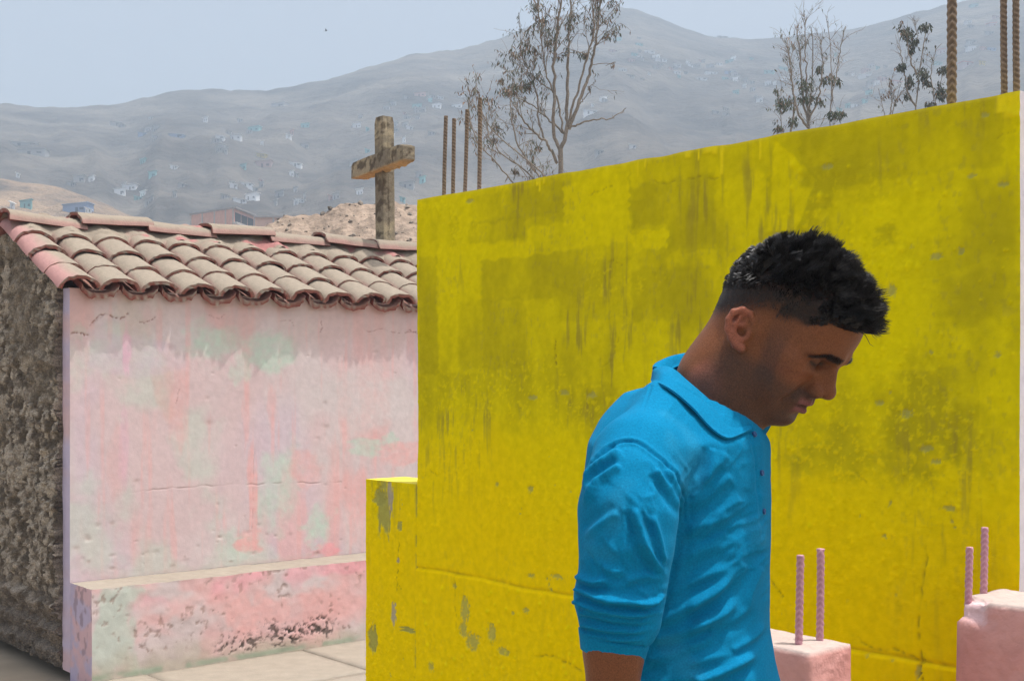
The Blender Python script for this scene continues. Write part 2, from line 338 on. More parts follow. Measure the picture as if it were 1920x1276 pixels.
c_lv = lambda p: mixc(mixc(np.tile([.47, .40, .52], (len(p), 1)), [.60, .40, .42], sm(.45, .6, fbm(p[:, 1]*9, p[:, 2]*9, 4, 3))), [.25, .18, .2], .6*sm(.62, .7, fbm(p[:, 1]*30, p[:, 2]*14, 3, 8)))
V, Q, C = slab_mesh(H(0, -BD, 0), E1, EZ, -E2, A, Z, hf, col, BD-.004, {'top': c_top, 'left': c_lv}, nd=30)
V = V+(fbm3(V*14, 3, 5)-.5)[:, None]*.010*EZ
mk('bench', V, Q, M_PINK, house, C)
# rough adobe gable
TH = math.radians(25); OH = .034; ZE = 2.002; DR = .85
A = np.linspace(.088, 1.72, 270); Zn = np.linspace(0, 1, 345)
top = ZE+.0+(OH+np.minimum(A, 2*DR-A))*math.tan(TH)+.005
Z = Zn[:, None]*top[None, :]; D = np.tile(A, (len(Zn), 1))
big = fbm(D*4, Z*3.2, 3, 61); med = fbm(D*30+Z*6, Z*24, 4, 62); fin = np.abs(fbm(D*80+Z*20, Z*60, 3, 63)-.5)*2
hf = (big-.5)*.05+(med-.5)*.030+(.5-fin)*.016+.016*sm(.50, .53, fbm(D*26+Z*8, Z*17, 4, 64))+.012*sm(.52, .55, fbm(D*60, Z*40, 3, 67))
band = np.exp(-((Z-1.68+.03*np.sin(D*9))/.035)**2)*.03; hf += band*sm(.3, .6, fbm(D*12, Z*4, 3, 66))
for k, z0 in enumerate((.10, .22, .36)):   # broken courses near the foot
    zz = Z-z0-.05*(fbm(D*5, D*0, 3, 70+k)-.5); hf += .04*sm(-.02, .02, -zz)*(1-sm(.0, .13, -zz))*sm(.6, .3, Z)
hf -= .05*sm(.5, .0, Z)
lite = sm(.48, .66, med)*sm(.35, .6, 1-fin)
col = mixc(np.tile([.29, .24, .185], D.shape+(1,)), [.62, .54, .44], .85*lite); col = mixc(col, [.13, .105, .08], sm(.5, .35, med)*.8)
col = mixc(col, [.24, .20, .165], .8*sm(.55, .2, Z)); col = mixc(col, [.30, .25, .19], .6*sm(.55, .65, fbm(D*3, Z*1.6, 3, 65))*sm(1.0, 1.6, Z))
edge = A[0]+.012+.02*(fbm(Z[:, 0]*7, Z[:, 0]*0, 4, 68)-.5)   # ragged front edge
Dj = edge[:, None]+(A-A[0])[None, :]*(A[-1]-edge[:, None])/(A[-1]-A[0])
V = H(0, 0, 0)+Dj[..., None]*E2+Z[..., None]*EZ-(hf+.02)[..., None]*E1
n0 = V.shape[0]*V.shape[1]; fr = V; inner = fr[:, 0]+E1*.09; V = np.concatenate([V.reshape(-1, 3), inner]); nxz = len(A)
i0 = np.arange(len(Zn)-1); q2 = np.stack([i0*nxz, (i0+1)*nxz, n0+i0+1, n0+i0], 1)
C = np.concatenate([col.reshape(-1, 3), np.tile([.12, .1, .08], (len(Zn), 1))])
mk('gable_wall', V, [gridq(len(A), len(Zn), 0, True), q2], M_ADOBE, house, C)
# remaining walls and the sloping bed of the roof
def quadbox(pts8): return np.array(pts8), [np.array([[0, 1, 2, 3], [7, 6, 5, 4], [0, 4, 5, 1], [1, 5, 6, 2], [2, 6, 7, 3], [3, 7, 4, 0]])]
b = [(.03, .104), (LEN, .104), (LEN, 1.69), (.03, 1.69)]
V, Q = quadbox([H(s, d, 0) for s, d in b]+[H(s, d, 1.9) for s, d in b]); mk('rear_walls', V, Q, M_ADOBE, house, np.tile([.2, .16, .12], (8, 1)), False)
rz = lambda d: ZE+(OH+min(d, 2*DR-d))*math.tan(TH)-.045
pr = [(.03, rz(.03)), (DR, rz(DR)), (2*DR+OH, rz(2*DR+OH))]
V = np.array([H(s, d, z+o) for s in (.03, LEN+.05) for o in (-.03, 0) for d, z in pr])
Q = [np.array([[3, 4, 10, 9], [4, 5, 11, 10], [1, 0, 6, 7], [2, 1, 7, 8], [0, 3, 9, 6], [5, 2, 8, 11], [0, 1, 4, 3], [1, 2, 5, 4], [9, 10, 7, 6], [10, 11, 8, 7]])]
roof = mk('roof', V, Q, M_TILE, house, np.tile([.33, .15, .12], (12, 1)), False)
roof['_at'] = [0., 0., 0.]
dust = np.array([.262, .220, .172]); red = np.array([.25, .075, .062]); pinkd = np.array([.40, .21, .20])
def tile_mesh(name, seed, L, w0, w1, h0, h1, th, edge_pink=0., concave=False, nu=15, nl=7):
    """barrel tile, lying along +y, lower end at y=0"""
    r = np.random.RandomState(seed); a = np.radians(np.linspace(-84, 84, nu)); y = np.linspace(0, 1, nl)
    Aa, Yy = np.meshgrid(a, y); W = w0+(w1-w0)*Yy; Hh = h0+(h1-h0)*Yy
    n = (fbm(Aa*2.2+seed*7, Yy*3, 3, seed)-.5); x = W*np.sin(Aa)+n*.006; z = Hh*(np.cos(Aa)**.85 if not concave else -np.cos(Aa))+(fbm(Aa*1.5, Yy*2+seed*3, 3, seed+1)-.5)*.012
    ye = Yy*L+np.where(Yy < .01, (vn(Aa*5+seed, Aa*0, seed)-.5)*.016, 0)
    o = np.stack([x, ye, z], -1); nr = np.stack([np.sin(Aa), 0*Aa, np.cos(Aa)*(1 if not concave else -1)], -1)
    thv = th*(1+.5*(vn(Aa*6+seed*3, Yy*5, seed+3)-.5))
    i = o-nr*thv[..., None] if not concave else o-np.array([0, 0, 1])*thv[..., None]
    k = nu*nl; V = [o.reshape(-1, 3), i.reshape(-1, 3)]; Q = [gridq(nu, nl, 0), gridq(nu, nl, k, True)]
    side = np.abs(np.sin(Aa)); dn = fbm(Aa*3+seed, Yy*4, 4, seed+5)
    co = mixc(dust*(1+.16*(dn[..., None]-.5)), mixc(pinkd, red, .35), np.clip(sm(.80, 1.02, side+.22*(dn-.5))*.6, 0, 1))
    if edge_pink: co = mixc(co, pinkd, edge_pink*sm(.15, -.75, np.sin(Aa)+(dn-.5)*.5))
    if concave: co = mixc(co, red, .4+.3*dn)
    ci = np.tile(red*.8, (nl, nu, 1)); C = [co.reshape(-1, 3), ci.reshape(-1, 3)]
    off = 2*k
    for row, fl in ((0, True), (nl-1, False)):
        rim = np.concatenate([o[row], i[row]]); V.append(rim); Q.append(gridq(nu, 2, off, not fl)); off += 2*nu
        rc = mixc(np.tile(red, (2*nu, 1)), [.40, .36, .31], sm(.55, .7, fbm(np.tile(a, 2)*5+seed*5, np.repeat([0, 1.3], nu), 3, seed+9))); rc[:nu] = mixc(rc[:nu], dust, .5); C.append(rc)
    for cidx in (0, nu-1):
        rim = np.concatenate([o[:, cidx], i[:, cidx]]); V.append(rim); Q.append(gridq(nl, 2, off)); off += 2*nl; C.append(np.tile(red*.8, (2*nl, 1)))
    V = np.concatenate(V); C = np.concatenate(C); me_o = mk(name, V, Q, M_TILE, None, C); me = me_o.data; bpy.data.objects.remove(me_o); return me
covers = [tile_mesh('roof_tile', k, .335, .116, .098, .082, .066, .016) for k in range(7)]
eaves = [tile_mesh('roof_tile', 20+k, .335, .118, .098, .085, .066, .022) for k in range(5)]
covers_e = [tile_mesh('roof_tile', 40+k, .335, .118, .098, .085, .068, .020, .85) for k in range(4)]
pans = [tile_mesh('pan_tile', 60+k, .335, .104, .098, .062, .055, .030, 0, True) for k in range(4)]
ridges = [tile_mesh('ridge_tile', 80+k, .46, .150, .130, .090, .078, .02, 0. if k else .4) for k in range(5)]
ct, st_ = math.cos(TH), math.sin(TH)
UPS = E2*ct+EZ*st_; NRM = EZ*ct-E2*st_
def place(me, name, p, ax, ay, az, parent):
    o = bpy.data.objects.new(name, me); COL.objects.link(o); o.parent = parent
    o.matrix_basis = Matrix(((ax[0], ay[0], az[0], p[0]), (ax[1], ay[1], az[1], p[1]), (ax[2], ay[2], az[2], p[2]), (0, 0, 0, 1))); return o
def rot_frame(ax, ay, az, yaw, pitch):
    ax, ay = ax*math.cos(yaw)+ay*math.sin(yaw), ay*math.cos(yaw)-ax*math.sin(yaw)
    ay, az = ay*math.cos(pitch)+az*math.sin(pitch), az*math.cos(pitch)-ay*math.sin(pitch); return ax, ay, az
R = random.Random(5); PIT = .232
for c in range(16):
    for r_ in range(4):
        s = .032+c*PIT+R.uniform(-.006, .006); rr = r_*.244+R.uniform(-.01, .012)
        p = H(s, -OH, ZE)+UPS*rr+NRM*(.022+R.uniform(-.004, .004)+(.01*R.random() if r_ == 0 else 0))
        me = R.choice(covers_e) if c == 0 else (R.choice(eaves) if r_ == 0 else R.choice(covers))
        place(me, 'roof_tile', p, *rot_frame(E1, UPS, NRM, R.uniform(-.025, .025), -.042+R.uniform(-.012, .012)), roof)
        if c < 15 and r_ < 4:
            p = H(s+PIT/2, -OH-.004, ZE)+UPS*(rr+.004)+NRM*.078
            place(R.choice(pans), 'pan_tile', p, *rot_frame(E1, UPS, NRM, R.uniform(-.02, .02), -.03), roof)
for k in range(9):
    p = H(-.075+k*.425, DR+R.uniform(-.012, .012), 2.468+R.uniform(-.006, .006))
    up = .045 if k % 2 else -.012
    place(ridges[min(k, 1) if k < 1 else R.randrange(1, 5)], 'ridge_tile', p+EZ*(.012 if k % 2 else 0), *rot_frame(-E2, E1, EZ, R.uniform(-.02, .02), (-.05, .045, -.02, .05, .0, -.03, .04, 0, 0)[k]), roof)
# lumpy red mortar bedding the ridge tiles
A = np.linspace(-.06, LEN, 420); a = np.linspace(-1, 1, 30); S, B = np.meshgrid(A, a)
zz = 2.540-.115*np.abs(B)+(fbm(S*11, B*4, 4, 4)-.5)*.05-.075*(.5-.5*np.cos(2*np.pi*(S-.032)/.232))*np.abs(B)**2; V = H(0, DR, 0)+S[..., None]*E1+(B*.21)[..., None]*E2+zz[..., None]*EZ
cm = mixc(np.tile(dust, S.shape+(1,)), mixc(pinkd, red, .4), sm(.52, .66, fbm(S*6, B*3, 4, 8)))
mk('ridge_mortar', V.reshape(-1, 3), [gridq(len(A), len(a))], M_TILE, roof, cm.reshape(-1, 3))

# ------------------------------------------------------------------ rough blocks and reinforcing bars
def rough_block(dims, res, amp, seed, chamfer=.008, warp=None):
    """box centred in x,y, base at z=0, gridded, chamfered and uneven. returns V, faces"""
    bm = bmesh.new(); dx, dy, dz = dims; n = [max(2, int(round(d/res))) for d in dims]; V = []; Q = []; off = 0
    def sheet(o, a, b, na, nb):
        nonlocal off
        A_, B_ = np.meshgrid(np.linspace(0, 1, na+1), np.linspace(0, 1, nb+1)); V.append((o+A_[..., None]*a+B_[..., None]*b).reshape(-1, 3)); Q.append(gridq(na+1, nb+1, off)); off += (na+1)*(nb+1)
    X, Y_, Z_ = np.array([dx, 0, 0.]), np.array([0, dy, 0.]), np.array([0, 0, dz]); o = np.array([-dx/2, -dy/2, 0])
    sheet(o, X, Z_, n[0], n[2]); sheet(o+X, Y_, Z_, n[1], n[2]); sheet(o+X+Y_, -X, Z_, n[0], n[2]); sheet(o+Y_, -Y_, Z_, n[1], n[2]); sheet(o+Z_, X, Y_, n[0], n[1]); sheet(o+Y_, X, -Y_, n[0], n[1]); bm.free()
    V = np.concatenate(V); h = np.array([dx/2, dy/2, dz/2]); c = V-np.array([0, 0, dz/2])
    q = np.abs(c)-(h-chamfer); q = np.maximum(q, 0); ln = np.linalg.norm(q, axis=1, keepdims=True); f = np.where(ln > chamfer, chamfer/np.maximum(ln, 1e-9), 1)
    c = np.sign(c)*(np.minimum(np.abs(c), h-chamfer)+q*f); V = c+np.array([0, 0, dz/2])
    nrm = q/np.maximum(ln, 1e-9); g = (fbm3(V*7+seed, 3, seed)-.5)*amp*2+(fbm3(V*45+seed, 2, seed+2)-.5)*amp
    V = V+nrm*g[:, None]
    if warp: V = warp(V)
    key = np.round(V*1e5).astype(np.int64); _, ix, inv = np.unique(key, axis=0, return_index=True, return_inverse=True); inv = inv.ravel()
    return V[ix], [inv[q_] for q_ in Q]
def frame(o, ax, ay): return lambda V: o+V[:, :1]*ax+V[:, 1:2]*ay+V[:, 2:]*EZ
def rebar(parent, p0, p1, rad, mat, seed, chev=True, paint=0.):
    p0 = np.array(p0); p1 = np.array(p1); L = np.linalg.norm(p1-p0); d = (p1-p0)/L
    x = np.cross(d, [0.3, 1, 0]); x /= np.linalg.norm(x); y = np.cross(d, x); nt_, nz_ = 20, max(8, int(L/.0022))
    th = np.linspace(0, 2*np.pi, nt_, endpoint=False); zz = np.linspace(0, 1, nz_); T, ZZ_ = np.meshgrid(th, zz); z = ZZ_*L
    tri = np.abs(((T/np.pi) % 1)-.5)*2
    rib = np.clip(np.sin(2*np.pi*(z/(rad*1.6)+(tri*.9 if chev else T/np.pi)))*1.6-.2, 0, 1)*(1-.15*paint)
    long = np.exp(-((((T/np.pi+.25) % 1)-.5)/.09)**2)
    r = rad*(.90+.14*np.maximum(rib, long*.6))+(vn(T*3, z*260, seed)-.5)*rad*(.06+.16*paint)
    bend = np.sin(ZZ_*2.2+seed)*L*.006
    V = p0+z[..., None]*d+(r*np.cos(T)+bend)[..., None]*x+(r*np.sin(T))[..., None]*y; k = nt_*nz_
    idx = np.arange(nz_-1)[:, None]*nt_+np.arange(nt_)[None, :]; nx_ = np.arange(nz_-1)[:, None]*nt_+(np.arange(nt_)[None, :]+1) % nt_
    Q = np.stack([idx, nx_, nx_+nt_, idx+nt_], -1).reshape(-1, 4); V = np.concatenate([V.reshape(-1, 3), (p1+d*rad*.15)[None]])
    T3 = np.stack([(nz_-1)*nt_+np.arange(nt_), (nz_-1)*nt_+(np.arange(nt_)+1) % nt_, np.full(nt_, k)], 1)
    g_ = np.clip(np.maximum(rib, long*.5)+.25*(vn(T*2, z*90, seed+4)-.5), 0, 1).ravel(); C = mixc([.125, .09, .065], [.25, .19, .14], g_) if mat is M_RUST else mixc([.46, .22, .26], [.60, .34, .385], g_)  # grooves darkened, rib crests lightened: rib shading put into the bar colour
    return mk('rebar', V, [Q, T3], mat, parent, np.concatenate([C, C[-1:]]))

# ------------------------------------------------------------------ concrete cross on the ridge
cp = H(2.61, .85, 2.46)
cross = empty('concrete_cross', cp, 'weathered grey concrete cross standing on the roof ridge', 'cross')
def conc_cols(V, seed):
    n = fbm3(V*9+seed, 4, seed); c = mixc(np.tile([.22, .185, .135], (len(V), 1)), [.36, .30, .20], sm(.44, .62, n)); c = mixc(c, [.10, .078, .055], .85*sm(.54, .62, fbm3(V*22+seed, 3, seed+3)))
    return c
def post_warp(V):
    V = V.copy(); t = V[:, 2]/1.0; k = np.exp(-((V[:, 0]+.012)/.006)**2)*(V[:, 1] < -.02); V[:, 1] += .006*k*(vn(V[:, 2]*20, V[:, 2]*0, 3))
    tp = sm(.97, 1.02, V[:, 2]); V[:, 0] *= 1-.12*tp; V[:, 1] *= 1-.12*tp
    V[:, 0] += .012*(1-t); return V
V, Q = rough_block((.098, .105, 1.02), .010, .005, 3, .004, post_warp)
mk('post', frame(cp-EZ*.04, E1, E2)(V), Q, M_CONC, cross, conc_cols(V, 1), False)
def beam_warp(V):
    V = V.copy(); e = np.abs(V[:, 1])/.475; k = sm(.8, 1.02, e+.25*(fbm3(V*12, 2, 9)-.5)); V[:, 0] *= 1-.18*k; V[:, 2] = .065+(V[:, 2]-.065)*(1-.22*k)
    lo = sm(.045, 0, V[:, 2]); V[:, 2] += lo*.03*(fbm3(V*30, 3, 4)); V[:, 2] += -.02*V[:, 1]*0; return V
V, Q = rough_block((.105, .95, .135), .011, .006, 8, .004, beam_warp)
cc_ = conc_cols(V, 5); cc_ = mixc(cc_, [.55, .33, .14], .75*sm(.035, .01, V[:, 2]))
bo = P(718, 316, cp[1]-.1); bo = np.array([cp[0], cp[1], 0])+EZ*(CZ+(HV-311)/F*cp[1]-.065)-E1*.055-E2*.05
EB = np.array([-.48, .877, 0]); EB1 = np.array([.877, .48, 0])
mk('crossbeam', frame(bo, EB1, EB)(V), Q, M_CONC, cross, cc_, False)

# ------------------------------------------------------------------ yellow wall
WL = np.array([-.284, 3.85, 0]); WR = np.array([.952, 2.40, 0]); WLEN = np.linalg.norm(WR-WL); EW = (WR-WL)/WLEN; EN = np.array([EW[1], -EW[0], 0])
WTL = CZ+(HV-375)/F*3.85; WTR = CZ+(HV-171)/F*2.40
def wall_at(u, v):
    k = (u-CU)/F; a = (k*WL[1]-WL[0])/(EW[0]-k*EW[1]); Y = WL[1]+EW[1]*a
    return a, CZ+(HV-v)/F*Y
ywall = empty('yellow_wall', WL+EW*WLEN/2, 'tall yellow painted wall with peeling paint and a lower step at its left', 'wall')
fresh_lo = np.array([.83, .60, .0]); fresh_up = np.array([.72, .61, .002]); old = np.array([.47, .40, .008]); under = np.array([.40, .38, .10]); bare = np.array([.40, .35, .27])
def yellow_face(S, Z, mp, seed, topz, feats=True):
    """mp: (u,v)->(a,z) mapper.  returns relief, colour"""
    lo = 1-sm(.95, 1.60, Z+(fbm(S*3, Z*3, 3, seed)-.5)*.35)
    fresh = mixc(fresh_up, fresh_lo, lo)
    # roller patches: blocky cells of newer paint over the older coat
    bx = S*4.2+.5*vn(Z*6, Z*0, seed+1); bz = Z*5.5+.35*vn(S*7, S*0, seed+2)
    cell = _h(np.floor(bx).astype(np.int64), np.floor(bz).astype(np.int64), np.zeros(S.shape, np.int64), seed+5)
    m = .50+.16*(cell-.5)+.75*(fbm(S*5, Z*5, 5, seed+3)-.5)+.45*(fbm(S*22, Z*7, 4, seed+4)-.5)
    m += .55*lo
    rag = lambda u0, v0, u1, v1, am: None
    def rect(u0, v0, u1, v1, am):
        a0, _ = mp(u0, 0); a1, _ = mp(u1, 0); um = (u0+u1)/2; z1 = mp(um, v0)[1]; z0 = mp(um, v1)[1]
        # brush edges run level on the wall
        ja = .006*(vn(Z*90, Z*0, seed+9)-.5)*2; jz = .006*(vn(S*60, S*0, seed+10)-.5)*2+.012*(vn(S*9, S*0, seed+11)-.5)
        return .75*am*sm(a0-.004, a0+.004, S+ja)*(1-sm(a1-.004, a1+.004, S+ja))*sm(z0-.004, z0+.004, Z+jz)*(1-sm(z1-.006, z1+.006, Z+jz))
    if feats:
        for r_ in [(1057, 336, 1178, 392, .34), (1057, 392, 1178, 412, .22), (990, 410, 1185, 440, .34), (985, 436, 1252, 462, .30), (900, 455, 1000, 482, .30), (822, 462, 905, 700, .22), (862, 402, 880, 438, .34), (1190, 434, 1252, 468, .40), (1252, 460, 1345, 500, .2),
                   (1180, 345, 1252, 434, -.38), (1252, 330, 1340, 470, -.24), (1140, 326, 1182, 352, -.32), (885, 352, 1056, 410, -.26), (880, 410, 985, 452, -.30), (902, 480, 1050, 560, -.22), (1050, 490, 1180, 600, -.16), (1185, 500, 1300, 600, -.26), (786, 480, 820, 700, -.3), (858, 560, 985, 690, -.2),
                   (1360, 330, 1430, 520, .2), (1440, 320, 1560, 400, -.3), (1600, 365, 1800, 450, .2), (1500, 200, 1880, 330, -.22), (1760, 330, 1905, 560, -.12), (1560, 240, 1700, 300, -.1)]: m += rect(*r_)
        # wedge-shaped swipe of new paint right of centre
        pa = [mp(1452, 262), mp(1530, 335), mp(1490, 440), mp(1440, 430)]
        q = np.ones(S.shape)
        for (x0, y0), (x1, y1) in zip(pa, pa[1:]+pa[:1]): q *= sm(-.004, .004, -((x1-x0)*(Z-y0)-(y1-y0)*(S-x0))/math.hypot(x1-x0, y1-y0)+.006*(vn(S*70, Z*70, 3)-.5))
        m += .42*q
        for u, v, ru, rv, am in [(1740, 790, 70, 90, -.5), (1840, 830, 60, 60, -.3), (1560, 850, 80, 50, -.35), (1690, 880, 50, 40, -.3), (1560, 330, 50, 22, -.35), (1660, 440, 22, 20, -.5), (1280, 560, 60, 90, -.25), (1480, 540, 60, 80, -.1), (1120, 760, 40, 30, -.3), (1830, 560, 60, 50, -.3), (1620, 1150, 40, 30, -.25)]:
            x, z = mp(u, v); sc = (mp(u+ru, v)[0]-x); sz = z-mp(u, v+rv)[1]; m += am*blob(S, Z, x, z, sc, sz, int(u), 1.4, .6)
    m = np.clip(m, 0, 1)
    col = mixc(np.broadcast_to(old, S.shape+(3,)), fresh, sm(.05, .8, m))
    # grime in fine vertical streaks on the upper half
    st = sm(.54, .76, fbm(S*75, Z*9, 4, seed+20))*sm(.40, .62, fbm(S*4, Z*3, 4, seed+21))*(1-lo*.85)
    col = mixc(col, [.24, .19, .04], .62*st)
    sp = sm(.62, .72, fbm(S*110, Z*60, 3, seed+22))*sm(.5, .65, fbm(S*6, Z*6, 3, seed+23)); col = mixc(col, [.30, .25, .05], .25*sp*(1-lo*.6))
    hf = (fbm(S*2, Z*2, 3, seed+30)-.5)*.010+(fbm(S*14, Z*14, 4, seed+31)-.5)*.0035+(fbm(S*120, Z*120, 2, seed+32)-.5)*.0012
    # flaking and blistered paint
    fz = fbm(S*5, Z*5, 3, seed+40); zone = np.clip(sm(.5, .68, fz)*.9+.9*sm(.95, .75, Z), 0, 1)
    if feats:
        for u, v, ru, rv in [(1650, 820, 230, 120), (1000, 740, 240, 60), (1010, 1210, 170, 80), (740, 1100, 60, 200), (1600, 480, 120, 120), (1600, 1050, 200, 80)]:
            x, z = mp(u, v); zone = np.maximum(zone, blob(S, Z, x, z, abs(mp(u+ru, v)[0]-x), abs(z-mp(u, v+rv)[1]), int(u)+1, 1, .6))
    fl = fbm(S*95, Z*95, 4, seed+41); flake = sm(.60, .72, fl)*zone; hf += .0014*flake; blister = sm(.74, .84, fbm(S*110, Z*110, 2, seed+42))*zone; hf += .0014*blister
    col = mixc(col, fresh*1.12, .5*np.clip(flake+blister, 0, 1))
    chipz = sm(.80, .85, fbm(S*34, Z*34, 4, seed+43))*sm(.58, .72, fz+.15*zone-.06); hf -= .003*chipz; col = mixc(col, np.broadcast_to(under, S.shape+(3,)), .85*chipz)
    if feats:
        for u, v, ru, rv, c in [(875, 1140, 9, 26, 0), (872, 1178, 8, 16, 0), (890, 1200, 14, 18, 0), (925, 1185, 9, 20, 0), (948, 1220, 12, 9, 0), (812, 1248, 6, 11, 0), (856, 1097, 4, 6, 0), (995, 916, 6, 8, 0), (932, 908, 4, 5, 0), (990, 1143, 7, 6, 0), (966, 1148, 3, 4, 1), (998, 1078, 7, 5, 0), (1045, 1080, 12, 5, 0), (1110, 740, 12, 7, 0), (1060, 735, 10, 6, 1), (1755, 865, 11, 6, 0), (1735, 840, 14, 8, 0), (1700, 775, 12, 9, 0), (1648, 755, 8, 6, 1), (1780, 952, 13, 6, 1), (1784, 976, 3, 4, 1), (1790, 988, 3, 3, 0), (1870, 665, 8, 6, 1), (1745, 660, 4, 4, 1), (1725, 1258, 6, 16, 0), (1676, 1236, 4, 4, 1), (1630, 1228, 5, 5, 0), (882, 377, 8, 5, 1), (1845, 215, 9, 7, 1), (1670, 545, 10, 14, 1), (1000, 745, 10, 5, 1), (1550, 312, 12, 6, 1), (1880, 345, 14, 5, 0), (1820, 330, 10, 5, 1), (1755, 480, 14, 8, 1), (1800, 470, 8, 9, 1)]:
            x, z = mp(u, v); k = blob(S, Z, x, z, abs(mp(u+ru, v)[0]-x)*.8, abs(z-mp(u, v+rv)[1])*.8, int(u), 2.2, .25); hf -= .003*k; col = mixc(col, under, .75*k)
    return hf, col, m
def wcrack(S, Z, hf, col, pix, wdt, dep, dark, mp, n=6, amp=.004, cc=(.16, .12, .02)):
    pts = jag([mp(u, v) for u, v in pix], n, amp, rng); ds, al = seg_d(S, Z, pts)
    k = np.exp(-(ds/wdt)**2)*np.clip(1.5*vn(al*24, al*0, 5)-.15, 0, 1); return hf-dep*k, mixc(col, cc, np.clip(.75*dark*k, 0, 1))
A = np.linspace(0, WLEN, 620); tz = WTL+(WTR-WTL)*A/WLEN+.004*(vn(A*14, A*0, 3)-.5)
Zn = np.concatenate([np.linspace(0, .27, 14), np.linspace(.272, 1, 470)])
Z = Zn[:, None]*tz[None, :]; S = np.tile(A, (len(Zn), 1))
hf, col, m_ = yellow_face(S, Z, wall_at, 200, tz)
for pix, wd, dp, dk in [([(1100, 365), (1125, 358), (1150, 350)], .0022, .003, .6), ([(1205, 335), (1250, 345), (1290, 335), (1350, 332)], .0022, .003, .5), ([(1042, 630), (1041, 655), (1043, 685)], .003, .005, .9), ([(1140, 495), (1152, 487), (1168, 500)], .002, .002, .5),
                       ([(1738, 1005), (1732, 1080), (1725, 1150), (1728, 1256)], .0025, .004, .7), ([(1600, 1190), (1640, 1215), (1690, 1218), (1725, 1235)], .0025, .004, .6), ([(1445, 1085), (1470, 1120)], .0025, .004, .7), ([(1000, 1228), (1040, 1228), (1095, 1258)], .003, .005, .6), ([(855, 1070), (856, 1100), (858, 1180)], .002, .003, .5), ([(1120, 690), (1150, 675), (1160, 630)], .002, .002, .4), ([(805, 880), (820, 892)], .0022, .003, .6), ([(1600, 880), (1625, 905)], .002, .003, .5), ([(1860, 260), (1905, 245)], .002, .003, .4), ([(1735, 1225), (1728, 1256), (1732, 1276)], .003, .004, .8)]:
    hf, col = wcrack(S, Z, hf, col, pix, wd, dp, dk, wall_at)
# horizontal joint: the lower lift of render stands a few millimetres proud
zj = wall_at(783, 1065)[1]; jz = zj+(fbm(S*6, S*0, 4, 77)-.5)*.012-.0*S
hf += .0045*sm(.004, -.004, Z-jz)-.005*np.exp(-((Z-jz-.005)/.0035)**2); col = mixc(col, [.30, .22, .02], .35*np.exp(-((Z-jz-.005)/.004)**2)*vn(S*60, S*0, 4)); col = mixc(col, fresh_lo*1.1, .6*np.exp(-((Z-jz+.003)/.0035)**2))
# runs of fresh paint from the top edge
for u, ln, wd in [(1012, 25, .004), (1008, 14, .006), (1020, 12, .006), (1353, 55, .006), (1340, 14, .008), (1310, 20, .004), (1196, 30, .003), (1330, 10, .02), (1425, 40, .004), (1290, 12, .012), (1900, 45, .02), (1880, 34, .016), (1893, 40, .012), (1210, 16, .003)]:
    a, z1 = wall_at(u, 375-(u-783)*.1815); z0 = wall_at(u, 375-(u-783)*.1815+ln)[1]; ww = wd*(.6+.5*vn(Z*60, Z*0, int(u)))
    k = np.exp(-((S-a)/ww)**4)*sm(z0-.004, z0+.002, Z); col = mixc(col, [.80, .66, .01], .9*k); hf += .0015*k+.0015*np.exp(-((S-a)/ww)**2-((Z-z0)/.006)**2)
lip = np.exp(-((Z-tz[None, :])/.006)**2); col = mixc(col, [.72, .60, .05], .5*lip)
for u, v, r in [(1500, 322, 4), (1590, 312, 3), (1683, 340, 3), (1770, 363, 4), (1715, 345, 5), (1718, 356, 6), (1536, 366, 5), (1690, 466, 6), (1720, 500, 5), (1590, 428, 3), (1765, 625, 4), (1655, 655, 4), (1486, 310, 6), (1484, 352, 5), (1480, 402, 3), (1700, 500, 4), (1520, 985, 4), (1840, 810, 4)] + [(rng.uniform(1440, 1900), rng.uniform(440, 1000), rng.uniform(1, 3)) for _ in range(170)]+[(rng.uniform(790, 1080), rng.uniform(1080, 1270), rng.uniform(1, 3)) for _ in range(60)]:
    a, z = wall_at(u, v); rr = abs(wall_at(u+r, v)[0]-a)*.9; i0, i1 = np.searchsorted(A, [a-rr*3, a+rr*3]); sl = (slice(None), slice(i0, i1))
    k = np.exp(-(((S[sl]-a)**2+(Z[sl]-z)**2)/rr**2)); hf[sl] += .0045*k; col[sl] = mixc(col[sl], fresh_up*1.1, .7*k)
c_cap = lambda p: mixc(np.tile([.62, .52, .10], (len(p), 1)), [.55, .50, .48], sm(.45, .55, fbm(p[:, 0]*9, p[:, 1]*9, 3, 5)))
c_end = lambda p: mixc(np.tile([.60, .56, .60], (len(p), 1)), [.66, .6, .55], fbm(p[:, 2]*9, p[:, 2]*0, 3, 5))
V, Q, C = slab_mesh(WL, EW, EZ, EN, A, Z, hf, col, .15, {'top': c_cap, 'right': c_end, 'left': np.array(fresh_lo)*.9, 'back': [.5, .45, .3]})
mk('tall_section', V, Q, M_YEL, ywall, C)
# low step to the left
LW = .274; A2 = np.linspace(-LW, -.0035, 150); ztop = CZ-(900-HV)/F*4.0; Zl = np.concatenate([np.linspace(0, .45, 12), np.linspace(.455, ztop, 300)]); S, Z = np.meshgrid(A2, Zl)
hf, col, m_ = yellow_face(S, Z, wall_at, 330, None, False); rng2 = np.random.RandomState(4)
for u, v, ru, rv, c in [(720, 955, 9, 36, 0), (712, 935, 8, 12, 0), (732, 930, 4, 30, 1), (738, 1150, 4, 16, 1), (765, 1180, 10, 4, 0), (700, 1195, 6, 20, 0), (750, 985, 3, 8, 0), (746, 1050, 2, 4, 1)]:
    x, z = wall_at(u, v); k = blob(S, Z, x, z, abs(wall_at(u+ru, v)[0]-x)*1.3, abs(z-wall_at(u, v+rv)[1])*1.2, int(u), 1.2, .18); hf -= .003*k; col = mixc(col, bare if c else under*.9, .9*k)
